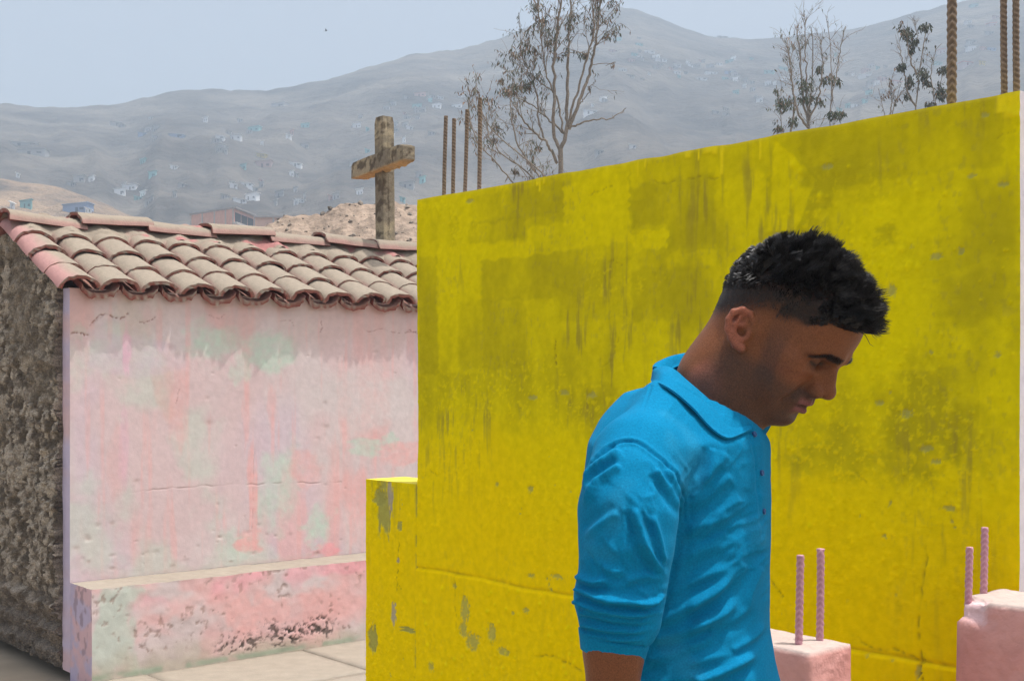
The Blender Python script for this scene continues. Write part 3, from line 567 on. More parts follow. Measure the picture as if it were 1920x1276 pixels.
for pix in ([(748, 1000), (746, 1060), (744, 1110)], [(742, 1085), (752, 1105)]): hf, col = wcrack(S, Z, hf, col, pix, .002, .003, .8, wall_at)
seam = np.exp(-((S+.004)/.006)**2)*sm(.4, .6, fbm(Z*30, Z*0, 3, 6)); hf -= .004*seam; col = mixc(col, under*.7, .8*seam)
c_cap2 = lambda p: mixc(np.tile([.72, .60, .05], (len(p), 1)), [.60, .52, .12], fbm(p[:, 0]*9, p[:, 1]*9, 3, 5))
V, Q, C = slab_mesh(WL-EN*.0, EW, EZ, EN, A2, Z, hf+.002, col, .15, {'top': c_cap2, 'left': fresh_lo, 'right': fresh_lo}, nd=12)
mk('low_section', V, Q, M_YEL, ywall, C)
def on_top(u, back):
    b_ = WL-EN*back; k = (u-CU)/F; a = (k*b_[1]-b_[0])/(EW[0]-k*EW[1]); p = b_+EW*a; return p+EZ*(WTL+(WTR-WTL)*a/WLEN)
def bar(u0, u1, v1, back, rad, seed, chev=True):
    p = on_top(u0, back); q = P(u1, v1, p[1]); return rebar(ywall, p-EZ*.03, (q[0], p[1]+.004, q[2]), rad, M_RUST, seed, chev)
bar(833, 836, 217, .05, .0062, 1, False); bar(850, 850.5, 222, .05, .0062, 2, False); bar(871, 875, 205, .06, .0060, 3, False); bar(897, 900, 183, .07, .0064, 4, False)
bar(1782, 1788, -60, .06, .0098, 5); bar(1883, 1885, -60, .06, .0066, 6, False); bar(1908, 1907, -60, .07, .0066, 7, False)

# ------------------------------------------------------------------ pink pillar stubs in front of the wall
def pill_cols(V, seed):
    n = fbm3(V*10+seed, 4, seed); c = mixc(np.tile([.62, .295, .255], (len(V), 1)), [.69, .36, .32], sm(.4, .62, n)); return c
def pillar(name, label, corner_px, Y, wx, dy, seed, bars, chip):
    """corner_px: photo position of the top near corner; wx along E1, dy along -E2 direction sign in dy"""
    f = P(*corner_px, Y); h = f[2]
    th = empty(name, (f[0], f[1], 0), label, 'pillar', 'pink pillar stubs')
    V, Q = rough_block((wx, abs(dy), h), .011, .0035, seed, .005)
    c = pill_cols(V, seed); top = sm(h-.012, h-.003, V[:, 2]); c = mixc(c, [.42, .37, .33], .85*top)
    if chip:
        k = sm(.05, .015, np.hypot(V[:, 0]+wx/2, (V[:, 1]-abs(dy)/2)*.6)+.05*(fbm3(V*40, 3, 3)-.5))*sm(h-.055, h-.02, V[:, 2]+.03*(fbm3(V*30, 2, 5)-.5)); V[:, 2] -= .011*k*(.4+1.2*fbm3(V*60, 2, 8)); V[:, 0] += .010*k; V[:, 1] -= .008*k; c = mixc(c, [.75, .52, .52], k)
        V[:, 0] += .008*sm(.3, 0, h-V[:, 2])*(V[:, 1] > abs(dy)/2-.02)
    o = np.array([f[0], f[1], 0])+E1*wx/2+E2*dy/2
    mk('block', frame(o, E1, E2)(V), Q, M_PILL, th, c)
    for k, (u, vb, vt, Yb) in enumerate(bars):
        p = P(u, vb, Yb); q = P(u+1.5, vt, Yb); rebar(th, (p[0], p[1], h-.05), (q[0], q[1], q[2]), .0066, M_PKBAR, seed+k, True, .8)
    return th
# near pillar: its near corner is the edge between the lit and the shaded face
pillar('pink_pillar', 'short pink pillar stub with two pink rebars beside the man in blue', (1515, 1222), 2.10, .122, .24, 21, [(1498, 1205, 1040, 2.17), (1536, 1198, 1028, 2.20)], False)
f0 = P(1788, 1119, 2.28)
fc = f0-E2*.42
pillar('pink_pillar', 'wide pink pillar stub with a chipped corner at the right edge', (CU+F*fc[0]/fc[1], HV-F*(fc[2]-CZ)/fc[1]), fc[1], .16, .42, 33, [(1816, 1126, 1025, 2.29), (1844, 1112, 988, 2.33)], True)

# ------------------------------------------------------------------ paved strip in front of the house
pav = mk('pavement', np.array([H(-6, -6, -.05), H(9, -6, -.05), H(9, .05, -.05), H(-6, .05, -.05)]), [[[0, 1, 2, 3]]], M_SLAB, smooth=False); tag(pav, kind='structure'); pav['_at'] = [0., 0., 0.]
R = random.Random(3)
for i in range(-2, 6):
    for j in range(4):
        wx, wy = .948, .732; s0 = .30+i*.95+(.4 if j % 2 else 0); d0 = -BD+.03-(j+1)*.735
        V, Q = rough_block((wx-.004, wy-.004, .05), .06, .0015, i*7+j+90, .006)
        mk('paving_slab', frame(H(s0+wx/2, d0+wy/2, -.05+R.uniform(-.003, .003)), E1, E2)(V), Q, M_SLAB, pav)
# ------------------------------------------------------------------ trees behind the wall
class Tree:
    def __init__(s, Y, seed): s.Y = Y; s.r = np.random.RandomState(seed); s.V = []; s.Q = []; s.n = 0; s.LV = []; s.LQ = []; s.LC = []; s.ln = 0
    def add(s, path, r0, r1, seg=6):
        n = len(path); V, Q = tube(path, np.linspace(r0, r1, n), seg); s.V.append(V); s.Q.append(Q+s.n); s.n += len(V)
    def stem(s, px, w0, w1, dep0=0., dep1=0., twigs=0, leafy=0., from_t=.35, tl=(.3, .9)):
        """px: photo polyline, w: width in photo pixels"""
        m = s.Y/F; n = len(px)*5; dd = np.linspace(dep0, dep1, len(px))+s.r.uniform(-.12, .12, len(px)); dd[0] = dep0
        path = smooth_path([P(u, v, s.Y+d) for (u, v), d in zip(px, dd)], n); w_ = s.r.normal(0, .012, path.shape); w_[0] = 0; path = path+w_
        s.add(path, w0*m/2, w1*m/2, 7)
        for k in range(twigs):
            t = from_t+(1-from_t)*s.r.rand(); i = min(int(t*(n-1)), n-2); p = path[i]; d = path[i+1]-path[i]; d = d/np.linalg.norm(d)
            s.twig(p, d, s.r.uniform(*tl), max(w1, w0*(1-t)*.45)*m/2*.8, leafy)
    def twig(s, p, d, L, r, leafy, lvl=0):
        q = d+s.r.normal(0, .55, 3); q[2] += .25; q /= np.linalg.norm(q); n = 7; path = [p]; v = q
        for k in range(n-1):
            v = v+s.r.normal(0, .16, 3)+np.array([0, 0, .02]); v /= np.linalg.norm(v); path.append(path[-1]+v*L/(n-1))
        path = np.array(path); s.add(path, max(r, .0035), .0018, 4)
        if lvl < 1:
            for k in range(s.r.randint(2, 5)):
                i = s.r.randint(2, n); s.twig(path[i], (path[i]-path[i-1])/np.linalg.norm(path[i]-path[i-1]), L*s.r.uniform(.35, .65), r*.5, leafy, lvl+1)
        if leafy > 0:
            for k in range(s.r.poisson(leafy*(5 if lvl else 3))):
                i = s.r.randint(1, n); s.leaf(path[i]+s.r.normal(0, .02, 3))
    def leaf(s, p, L=None, c=None):
        L = L or s.r.uniform(.06, .13); d = np.array([s.r.normal(0, .45), s.r.normal(0, .45), -1]); d /= np.linalg.norm(d); x = np.cross(d, s.r.normal(0, 1, 3)); x /= np.linalg.norm(x); wd = L*s.r.uniform(.11, .17)*s.wide
        z = np.cross(d, x)*L*.12
        V = np.array([p, p+d*L*.35+x*wd+z, p+d*L, p+d*L*.4-x*wd+z]); s.LV.append(V); s.LQ.append([s.ln, s.ln+1, s.ln+2, s.ln+3]); s.ln += 4
        b = s.r.uniform(.7, 1.3); base = np.array(c if c is not None else (s.green if s.r.rand() > s.dry else s.brown)); s.LC.append(np.tile(base*b, (4, 1)))
    wide = .8; green = (.095, .105, .07); brown = (.19, .125, .08); dry = .35
    def clump(s, u, v, ru, rv, n, dep=0., twig=6):
        m = s.Y/F; c = P(u, v, s.Y+dep); allv = np.concatenate(s.V); nv_ = allv[np.argmin(((allv-c)**2).sum(1))]; s.add(smooth_path([nv_, (nv_+c)/2+s.r.normal(0, .06, 3), c], 6), .008, .005, 4)
        for k in range(twig):
            a = s.r.normal(0, 1, 3); a /= np.linalg.norm(a); p = c+a*np.array([ru, (ru+rv)/2, rv])*m*s.r.uniform(.2, .8); path = smooth_path([c+s.r.normal(0, .05, 3)-np.array([0, 0, rv*m*.5]), (c+p)/2+s.r.normal(0, .05, 3), p], 7); s.add(path, .006, .002, 4)
        for k in range(n):
            a = s.r.normal(0, 1, 3); a = a/np.linalg.norm(a)*s.r.rand()**.5; s.leaf(c+a*np.array([ru, (ru+rv)/2, rv])*m)
    def build(s, name, label, base_px, group='trees beyond the yellow wall'):
        b = P(base_px, 700, s.Y); b[2] = -.06
        t = empty(name, b, label, 'tree', group)
        mk('trunk', np.concatenate(s.V), [np.concatenate(s.Q)], M_BARK, t)
        if s.LV: tag(mk('crown', np.concatenate(s.LV), [np.array(s.LQ)], M_LEAF, t, np.concatenate(s.LC), smooth=False), kind='stuff')
T1 = Tree(25., 1)
T1.stem([(1052, 870), (1053, 600), (1052, 345), (1050, 281)], 15, 9)
A_ = [(1050, 281), (1038, 261), (1037, 213), (1040, 160), (1037, 120), (1044, 67), (1053, 0), (1058, -60), (1062, -110)]; T1.stem(A_, 7, 2.5, 0, -.3, 18, .5, .45)
T1.stem([(1050, 281), (1064, 250), (1062, 218), (1066, 149), (1065, 101), (1068, 53), (1070, -20), (1074, -80)], 8, 2, 0, .4, 16, .5, .5)
T1.stem([(1067, 243), (1086, 192), (1108, 128), (1117, 80), (1122, 40), (1126, 0), (1130, -60)], 7, 2.5, 0, .2, 22, .8, .5)
T1.stem([(1065, 236), (1081, 176), (1100, 112), (1113, 67), (1114, 0), (1112, -50)], 5, 2, 0, -.4, 18, .8, .5)
T1.stem([(1069, 240), (1092, 229), (1121, 224), (1150, 221), (1174, 204)], 4, 1.2, 0, -.3, 2, 0, .5, (.1, .4))
T1.stem([(1086, 195), (1100, 180), (1110, 160), (1116, 150)], 2, 1, 0, 0, 2, .2)
T1.stem([(1045, 306), (1030, 274), (1020, 261), (993, 240), (972, 213), (965, 192)], 6, 2, 0, -.5, 9, .6, .4)
T1.stem([(1057, 250), (1025, 221), (1004, 202), (985, 189), (967, 184)], 4, 1.5, 0, .5, 9, .6, .3)
T1.stem([(1057, 248), (1046, 187), (1030, 160), (1017, 107), (1015, 59), (1009, 13), (1006, -30)], 4, 1.5, 0, -.2, 18, .7, .4)
T1.stem([(1020, 261), (1009, 226), (1007, 173), (988, 128), (975, 101), (980, 67), (996, 48)], 4, 1.3, 0, .3, 16, .7, .4)
T1.stem([(1037, 170), (1015, 158), (985, 130), (975, 118)], 2.5, 1.2, 0, 0, 8, 1.5)
for u, v, a, b, n in [(1014, 40, 20, 22, 90), (1030, 60, 18, 18, 60), (1033, 76, 14, 12, 50), (1068, 48, 12, 14, 50), (1076, 28, 12, 10, 40), (1095, 102, 16, 7, 60), (1152, 56, 14, 20, 60), (1150, 8, 14, 12, 50), (1135, 66, 12, 10, 24), (985, 157, 16, 14, 110), (1003, 93, 14, 12, 40), (1008, 144, 14, 10, 40), (1060, 100, 10, 8, 16), (1012, 274, 8, 5, 16), (1005, 10, 18, 12, 50), (1150, 120, 4, 6, 8), (1045, 105, 10, 10, 16), (1105, 165, 5, 4, 8)]: T1.clump(u, v, a, b, n)
T1.build('eucalyptus_tree', 'tall thin eucalyptus with forked pale trunk and sparse brown leaves', 1052)
T1b = Tree(24., 21); T1b.dry = .5
T1b.stem([(1060, 870), (1050, 500), (1030, 331), (988, 298), (940, 266), (913, 234), (900, 202)], 8, 1.6, 0, -.3, 16, .5, .6)
T1b.stem([(1050, 500), (1013, 333), (975, 282), (959, 234), (956, 192), (964, 160)], 6, 1.6, 0, .3, 14, .5, .5)
T1b.stem([(1050, 500), (1005, 335), (967, 306), (929, 277), (913, 256), (912, 213)], 5, 1.5, 0, .5, 12, .4, .5)
T1b.stem([(1040, 480), (961, 341), (927, 301), (892, 266), (881, 226), (876, 187), (889, 165)], 4.5, 1.2, 0, -.5, 14, .45, .55)
T1b.stem([(1040, 480), (985, 320), (960, 300), (945, 285)], 3, 1, 0, 0, 8, .8, .5)
for u, v, a, b, n in [(950, 170, 22, 10, 120), (968, 160, 16, 10, 60), (912, 186, 18, 10, 40), (892, 172, 12, 10, 26), (930, 238, 12, 12, 50), (965, 318, 8, 6, 30), (925, 262, 6, 5, 18), (940, 150, 10, 6, 20)]: T1b.clump(u, v, a, b, n)
T1b.build('eucalyptus_tree', 'low leaning eucalyptus stems behind the four thin rebars', 1055)
T2 = Tree(30., 3); T2.green = (.085, .10, .06); T2.dry = .15; T2.wide = 1.1
T2.stem([(1515, 850), (1516, 400), (1516, 240), (1517, 200), (1524, 150), (1526, 90), (1520, 50)], 9, 1.5, 0, .2, 26, .05, .55, (.3, .8))
T2.stem([(1516, 240), (1495, 215), (1487, 170), (1480, 110), (1475, 85)], 5, 1.2, 0, -.3, 22, .05, .5, (.2, .6))
T2.stem([(1516, 235), (1505, 180), (1502, 130), (1495, 70), (1492, 45)], 5, 1.2, 0, .4, 22, .05, .5, (.2, .7))
T2.stem([(1517, 225), (1530, 200), (1540, 160), (1543, 110), (1537, 65)], 4, 1.2, 0, -.2, 14, .05, .5, (.2, .6))
T2.stem([(1516, 215), (1512, 150), (1510, 90), (1509, 40), (1508, 25)], 4, 1.0, 0, .1, 20, .03, .5, (.2, .6))
for u, v, a, b, n in [(1509, 160, 18, 18, 150), (1512, 185, 22, 12, 120), (1540, 190, 12, 10, 50), (1538, 130, 8, 10, 60), (1560, 145, 12, 12, 60), (1545, 150, 14, 8, 50)]: T2.clump(u, v, a, b, n)
T2.build('young_tree', 'bare topped young tree with dark foliage round its forked trunk', 1516)
T2b = Tree(29., 13); T2b.green = (.085, .10, .06); T2b.dry = .2; T2b.wide = 1.1
T2b.stem([(1470, 850), (1468, 400), (1468, 245), (1465, 210), (1458, 180), (1455, 160)], 5, 1.2, 0, .2, 14, .5, .6, (.2, .6))
T2b.stem([(1469, 300), (1486, 235), (1490, 200), (1484, 130), (1476, 85), (1474, 70)], 5, 1, 0, .2, 12, .1, .6, (.2, .6))
for u, v, a, b, n in [(1464, 195, 12, 16, 110), (1478, 190, 14, 16, 90), (1462, 240, 10, 8, 60), (1486, 228, 12, 12, 70), (1455, 170, 6, 8, 24)]: T2b.clump(u, v, a, b, n)
T2b.build('bushy_shrub', 'bushy dark green sapling left of the bare topped tree', 1468)
T2c = Tree(28., 14); T2c.green = (.06, .075, .04); T2c.dry = .1; T2c.wide = 1.1
T2c.stem([(1556, 850), (1555, 400), (1555, 235), (1558, 180), (1561, 120), (1555, 60), (1549, 28)], 5, 1.1, 0, .2, 22, .03, .55, (.2, .7))
T2c.stem([(1557, 200), (1570, 130), (1578, 75), (1584, 50)], 2.5, 1, 0, .2, 12, .03, .4, (.2, .5))
for u, v, a, b, n in [(1565, 215, 18, 9, 120), (1572, 152, 7, 8, 36), (1578, 212, 10, 6, 40)]: T2c.clump(u, v, a, b, n)
T2c.build('young_tree', 'slender bare stem with a leafy tuft low at its right', 1556)
T3 = Tree(30., 4); T3.green = (.07, .08, .055); T3.dry = .08; T3.wide = 1.5
T3.stem([(1716, 850), (1717, 400), (1718, 205), (1720, 150), (1728, 110), (1730, 70), (1742, 45)], 7, 1.5, 0, .2, 10, .3, .6, (.2, .5))
T3.stem([(1718, 200), (1700, 170), (1695, 130), (1690, 105), (1682, 85)], 4, 1, 0, .3, 10, .1, .5, (.2, .5))
T3.stem([(1718, 140), (1705, 105), (1700, 70), (1694, 52)], 3.5, 1, 0, -.2, 10, .3, .4, (.2, .5)); T3.stem([(1722, 80), (1716, 45), (1714, 30)], 1.6, .8, 0, 0, 6, 0, .4, (.1, .4))
for u, v, a, b, n in [(1700, 62, 14, 12, 110), (1712, 80, 12, 10, 80), (1708, 96, 6, 8, 40), (1735, 50, 12, 10, 80), (1690, 125, 11, 8, 80), (1732, 140, 12, 16, 130), (1706, 152, 9, 14, 80), (1738, 155, 8, 6, 40), (1700, 180, 8, 8, 30)]: T3.clump(u, v, a, b, n)
T3.build('young_tree', 'sparse dark leaved tree left of the thickest rebar', 1717)
T4 = Tree(31., 5); T4.green = (.07, .08, .055); T4.dry = .1; T4.wide = 1.5
T4.stem([(1752, 850), (1752, 300), (1750, 195), (1758, 160), (1770, 135), (1780, 110)], 4.5, 1, 0, .2, 8, .6, .5, (.2, .5)); T4.stem([(1751, 190), (1745, 140), (1752, 100), (1765, 80)], 2.5, .8, 0, 0, 8, .05, .5, (.2, .5))
for u, v, a, b, n in [(1770, 130, 12, 10, 100), (1765, 175, 14, 12, 130), (1745, 195, 12, 6, 60)]: T4.clump(u, v, a, b, n)
T4.build('bushy_shrub', 'leafy dark shrub half hidden by the thickest rebar', 1752)
T5 = Tree(30., 6); T5.dry = .6; T5.wide = 1.4
for pth in ([(1665, 850), (1664, 330), (1662, 212), (1652, 185), (1648, 165)], [(1663, 260), (1674, 205), (1684, 180), (1690, 172)], [(1663, 240), (1672, 200), (1672, 175), (1668, 160)]): T5.stem(pth, 3.5, .9, 0, .1, 12, .1, .6, (.15, .45))
T5.build('bare_shrub', 'small leafless shrub just above the yellow wall edge', 1664)

# ------------------------------------------------------------------ far brick houses
def far_box(name, u0, u1, vtop, Y, depth, zb, rot, cols, label):
    c = P((u0+u1)/2, vtop, Y); return c
def brick_house():
    Y = 150.; zt = P(0, 391, Y)[2]; a = P(357, 391, Y+6); b = P(439, 388, Y); c = P(476, 396, Y+7); zb = float(hill_z(420, Y))-1.
    a, b, c = [np.array([p[0], p[1], 0]) for p in (a, b, c)]; d = a+(c-b)
    th = empty('brick_house', (b+d)/2+EZ*(zb+1), 'unfinished red brick house with two open floors beyond the roof', 'house')
    zt = CZ+(HV-391)/F*Y; zi = CZ+(HV-427)/F*Y
    V, Q = quadbox([p+EZ*zb for p in (a, b, c, d)]+[p+EZ*zt for p in (a, b, c, d)]); mk('walls', V, Q, M_BRICK, th, np.tile([.60, .33, .25], (8, 1)), False)
    ex = (b-a)/np.linalg.norm(b-a); L = np.linalg.norm(b-a); nx = np.array([ex[1], -ex[0], 0]); ec = (c-b)/np.linalg.norm(c-b); Lc = np.linalg.norm(c-b); nc = np.array([ec[1], -ec[0], 0])
    def bx(name, o, e, n, s0, s1, z0, z1, t, col, par=th):
        p = [o+e*s0+n*t, o+e*s1+n*t, o+e*s1-n*.05, o+e*s0-n*.05]; V, Q = quadbox([q+EZ*z0 for q in p]+[q+EZ*z1 for q in p]); return mk(name, V, Q, M_BRICK, par, np.tile(col, (8, 1)), False)
    for s in (0, .27, .55, .8, .97): bx('column', a, ex, nx, s*L, s*L+.22, zb, zt+.02, .06, [.42, .38, .34])
    bx('roof_edge', a, ex, nx, -.1, L+.1, zt+.03, zt+.22, .12, [.30, .27, .25]); bx('roof_edge', b, ec, nc, -.1, Lc+.1, zt+.03, zt+.22, .3, [.28, .26, .25])
    for k in range(2):
        z0 = zt-1.1-k*1.95+(.0 if k else .15); 
        for j in range(3): wdw = bx('window', b, ec, nc, .25+j*Lc*.32, .25+j*Lc*.32+Lc*.29, z0-.55, z0+.55, .03, [.035, .035, .04])
        bx('balcony', b, ec, nc, 0, Lc, z0-.85, z0-.6, .35, [.50, .46, .42]); bx('parapet', b, ec, nc, 0, Lc, z0-1.05, z0-.84, .10, [.60, .33, .25])
    bx('water_tank', a, ex, nx, L*.25, L*.25+.6, zi-.5, zi+.7, .6, [.25, .32, .35])
brick_house()
def low_house():
    Y = 140.; a = P(478, 407, Y); b = P(600, 405, Y); zt = a[2]; zb = float(hill_z(530, Y))-1; a[2] = b[2] = 0; dv = np.array([0, 6., 0]); th = empty('brick_house', (a+b)/2+np.array([0, 3, zb+1]), 'low brick house with one small window beside the dirt heap', 'house')
    V, Q = quadbox([p+EZ*zb for p in (a, b, b+dv, a+dv)]+[p+EZ*zt for p in (a, b, b+dv, a+dv)]); mk('walls', V, Q, M_BRICK, th, np.tile([.58, .36, .27], (8, 1)), False)
    def bx(n_, u0, u1, v0, v1, t, col): 
        p, q = P(u0, v0, Y-t), P(u1, v1, Y-t); V, Q = quadbox([(p[0], p[1], q[2]), (q[0], p[1], q[2]), (q[0], Y+.02, q[2]), (p[0], Y+.02, q[2]), (p[0], p[1], p[2]), (q[0], p[1], p[2]), (q[0], Y+.02, p[2]), (p[0], Y+.02, p[2])]); mk(n_, V, Q, M_BRICK, th, np.tile(col, (8, 1)), False)
    bx('window', 521, 525, 409, 417, .05, [.04, .04, .04]); bx('column', 511, 514, 406, 440, .06, [.45, .42, .4]); bx('roof_edge', 476, 602, 404, 407, .3, [.34, .31, .3])
low_house()

# ------------------------------------------------------------------ shacks on the hillside
COLS = {'white': ([.80, .80, .80], 'tiny white shack on the hazy hillside', 'white hillside shacks'), 'grey': ([.40, .39, .38], 'tiny grey shack on the hazy hillside', 'grey hillside shacks'), 'teal': ([.25, .50, .50], 'tiny turquoise shack on the hazy hillside', 'turquoise hillside shacks'),
        'red': ([.62, .12, .10], 'tiny shack with a red roof on the hazy hillside', 'red roofed hillside shacks'), 'pink': ([.55, .36, .33], 'tiny dull pink shack on the hazy hillside', 'pink hillside shacks'), 'blue': ([.25, .33, .50], 'tiny blue shack on the hazy hillside', 'blue hillside shacks'), 'yellow': ([.60, .47, .15], 'tiny yellow shack on the hazy hillside', 'yellow hillside shacks')}
SHACKS = []
def hill_hit(u, v):
    Ys = np.linspace(Y0+2, float(ridge_Y(u)), 500); z = hill_z(np.full(500, u), Ys); vv = HV-(z-CZ)/Ys*F; k = np.argmax(vv <= v); return Ys[k] if vv[k] <= v else None
def shack(u, v, w_px, h_px, kind, Y=None, name='hillside_shack', label=None, rot=None, group=True):
    r = random.Random(int(u*7+v*13)); Y = Y or hill_hit(u, v+h_px/2)
    if Y is None: return
    m = Y/F; W, Hh = w_px*m, max(h_px*m, 1.0); Dp = W*r.uniform(.5, .8); b = P(u, v+h_px/2, Y); a = r.uniform(-.3, .3) if rot is None else rot; ex = np.array([math.cos(a), math.sin(a), 0]); ey = np.array([-ex[1], ex[0], 0])
    c = np.array(COLS[kind][0])*r.uniform(.8, 1.1); dz = .35*r.choice((-1, 1)); e = .15
    wl = [(-W/2, 0), (W/2, 0), (W/2, Dp), (-W/2, Dp)]; V = [b+ex*x+ey*y+EZ*z for z, hz in ((-1.5, 0), (Hh, 1)) for x, y in wl]; V = [p+EZ*(dz*(1 if i in (5, 6) else 0)) for i, p in enumerate(V)]
    rf = [(-W/2-e, -e), (W/2+e, -e), (W/2+e, Dp+e), (-W/2-e, Dp+e)]; V += [b+ex*x+ey*y+EZ*(Hh+.02+t+(dz if x > 0 else 0)) for t in (0, .12) for x, y in rf]
    # a doorway and a window set in the front
    dw = W*.12; xs = W*r.uniform(-.3, .1)
    V += [b+ex*x+ey*y+EZ*z for x, z, y in ((xs, 0, -.04), (xs+dw, 0, -.04), (xs+dw, Hh*.7, -.04), (xs, Hh*.7, -.04))]+[b+ex*x+ey*-.04+EZ*z for x, z in ((W*.2, Hh*.35), (W*.38, Hh*.35), (W*.38, Hh*.7), (W*.2, Hh*.7))]
    f = np.array([[0, 1, 2, 3], [7, 6, 5, 4], [0, 4, 5, 1], [1, 5, 6, 2], [2, 6, 7, 3], [3, 7, 4, 0]]); rc = c*r.uniform(.7, 1.05) if kind != 'red' else c
    C = np.concatenate([np.tile(c if kind != 'red' else np.array([.5, .4, .38]), (8, 1)), np.tile(rc, (8, 1)), np.tile(c*.35, (8, 1))])
    o = mk(name, np.array(V), [f, f+8, [[16, 17, 18, 19], [20, 21, 22, 23]]], M_SHACK, None, C, False, loc=b)
    tag(o, label or COLS[kind][1], 'shack', (COLS[kind][2] if group and not label else None))
    if not label: SHACKS.append((u, kind, o))
    return o
SH = [(242, 352, 26, 9, 'white'), (224, 361, 20, 7, 'white'), (267, 367, 10, 5, 'white'), (412, 258, 16, 9, 'white'), (441, 260, 20, 4, 'white'), (412, 280, 17, 5, 'grey'), (489, 293, 17, 5, 'yellow'), (493, 309, 30, 12, 'pink'), (438, 350, 14, 6, 'white'), (462, 349, 24, 4, 'white'), (470, 373, 22, 4, 'white'), (450, 380, 24, 4, 'white'),
      (325, 315, 13, 6, 'white'), (267, 305, 9, 6, 'teal'), (285, 330, 13, 4, 'teal'), (267, 253, 16, 5, 'blue'), (330, 256, 28, 4, 'blue'), (216, 232, 20, 8, 'grey'), (290, 245, 12, 4, 'grey'), (385, 226, 8, 4, 'white'), (475, 244, 22, 4, 'teal'), (669, 236, 15, 7, 'white'), (740, 245, 11, 5, 'grey'), (768, 240, 12, 8, 'white'), (757, 265, 5, 4, 'white'),
      (674, 364, 12, 5, 'white'), (762, 350, 25, 5, 'grey'), (562, 379, 17, 7, 'white'), (553, 310, 23, 5, 'white'), (540, 257, 9, 4, 'white'), (782, 200, 17, 7, 'teal'), (790, 208, 14, 4, 'grey'), (818, 200, 16, 5, 'white'), (826, 185, 10, 4, 'white'), (856, 200, 19, 7, 'white'), (865, 181, 12, 5, 'white'), (787, 179, 20, 4, 'pink'), (724, 204, 12, 5, 'grey'), (521, 197, 27, 5, 'grey'), (572, 237, 15, 5, 'teal'),
      (1240, 113, 22, 7, 'white'), (1218, 98, 18, 5, 'white'), (1200, 97, 6, 4, 'grey'), (1185, 114, 11, 7, 'pink'), (1167, 132, 15, 6, 'white'), (1182, 144, 14, 5, 'grey'), (1217, 140, 5, 4, 'white'), (1270, 123, 14, 6, 'white'), (1270, 138, 12, 3, 'white'), (1295, 123, 10, 5, 'white'), (1309, 124, 10, 5, 'grey'), (1330, 125, 12, 5, 'grey'), (1349, 121, 12, 4, 'white'), (1334, 138, 22, 5, 'white'), (1314, 149, 24, 4, 'white'), (1365, 137, 10, 4, 'blue'), (1375, 136, 10, 3, 'white'), (1396, 153, 12, 6, 'grey'), (1379, 151, 10, 4, 'white'),
      (1440, 157, 11, 6, 'white'), (1453, 157, 6, 5, 'white'), (1473, 147, 14, 6, 'white'), (1470, 129, 15, 5, 'teal'), (1442, 135, 18, 5, 'teal'), (1424, 189, 12, 6, 'white'), (1132, 187, 13, 8, 'white'), (1107, 210, 26, 8, 'white'), (1111, 199, 5, 4, 'white'), (1186, 277, 13, 6, 'white'), (1124, 288, 16, 4, 'grey'), (1343, 212, 12, 4, 'grey'), (1361, 215, 12, 5, 'grey'), (1582, 115, 13, 4, 'white'), (1622, 144, 24, 7, 'white'), (1657, 148, 16, 8, 'pink'), (1683, 155, 20, 7, 'red'), (1605, 198, 16, 7, 'white'), (1590, 200, 8, 6, 'teal'), (1626, 168, 10, 6, 'grey'),
      (1766, 97, 14, 7, 'red'), (1760, 119, 14, 6, 'teal'), (1822, 78, 17, 7, 'grey'), (1823, 92, 17, 8, 'white'), (1820, 50, 12, 5, 'grey'), (1862, 47, 15, 6, 'red'), (1856, 62, 16, 7, 'grey'), (1818, 120, 26, 5, 'red'), (1842, 119, 10, 4, 'yellow'), (1860, 93, 14, 6, 'blue'), (1868, 32, 12, 5, 'pink'), (1626, 132, 15, 5, 'pink'), (1553, 183, 14, 5, 'grey'), (1640, 185, 22, 4, 'grey'), (1645, 158, 10, 4, 'white'), (1600, 142, 5, 4, 'white'), (1424, 62, 5, 4, 'grey'), (1355, 70, 18, 4, 'grey'), (1465, 68, 16, 4, 'grey')]
for a in SH: shack(*a)
R = random.Random(99)
for k in range(130):
    c_ = R.choice(SH); u = c_[0]+R.gauss(0, 45); v = c_[1]+R.gauss(0, 14)
    if v > 392 or v < float(np.interp(u, RU, RV))+14 or u < 4 or u > 1900 or (u > 775 and v > 362-(u-783)*.1815): continue
    shack(u, v, R.uniform(5, 15), R.uniform(2.5, 5), R.choice(['grey', 'grey', 'grey', 'white', 'teal', 'pink', 'grey', 'grey']))
ZONES = [(330, 'above the left end of the tiled roof'), (690, 'left of the roof cross'), (900, 'between the cross and the thin rebars'), (1180, 'behind the forked eucalyptus'), (1440, 'between the eucalyptus and bare topped tree'), (1600, 'behind the bare topped tree'), (1790, 'left of the thickest rebar'), (9999, 'right of the thickest rebar')]
ORD = ['first', 'second', 'third', 'fourth', 'fifth', 'sixth', 'seventh', 'eighth', 'ninth', 'tenth', 'eleventh', 'twelfth', 'thirteenth', 'fourteenth', 'fifteenth', 'sixteenth', 'seventeenth', 'eighteenth', 'nineteenth', 'twentieth', 'twenty-first', 'twenty-second', 'twenty-third', 'twenty-fourth', 'twenty-fifth', 'twenty-sixth', 'twenty-seventh', 'twenty-eighth', 'twenty-ninth', 'thirtieth']
WORD = {'white': 'white', 'grey': 'grey', 'teal': 'turquoise', 'red': 'red roofed', 'pink': 'dull pink', 'blue': 'blue', 'yellow': 'yellow'}
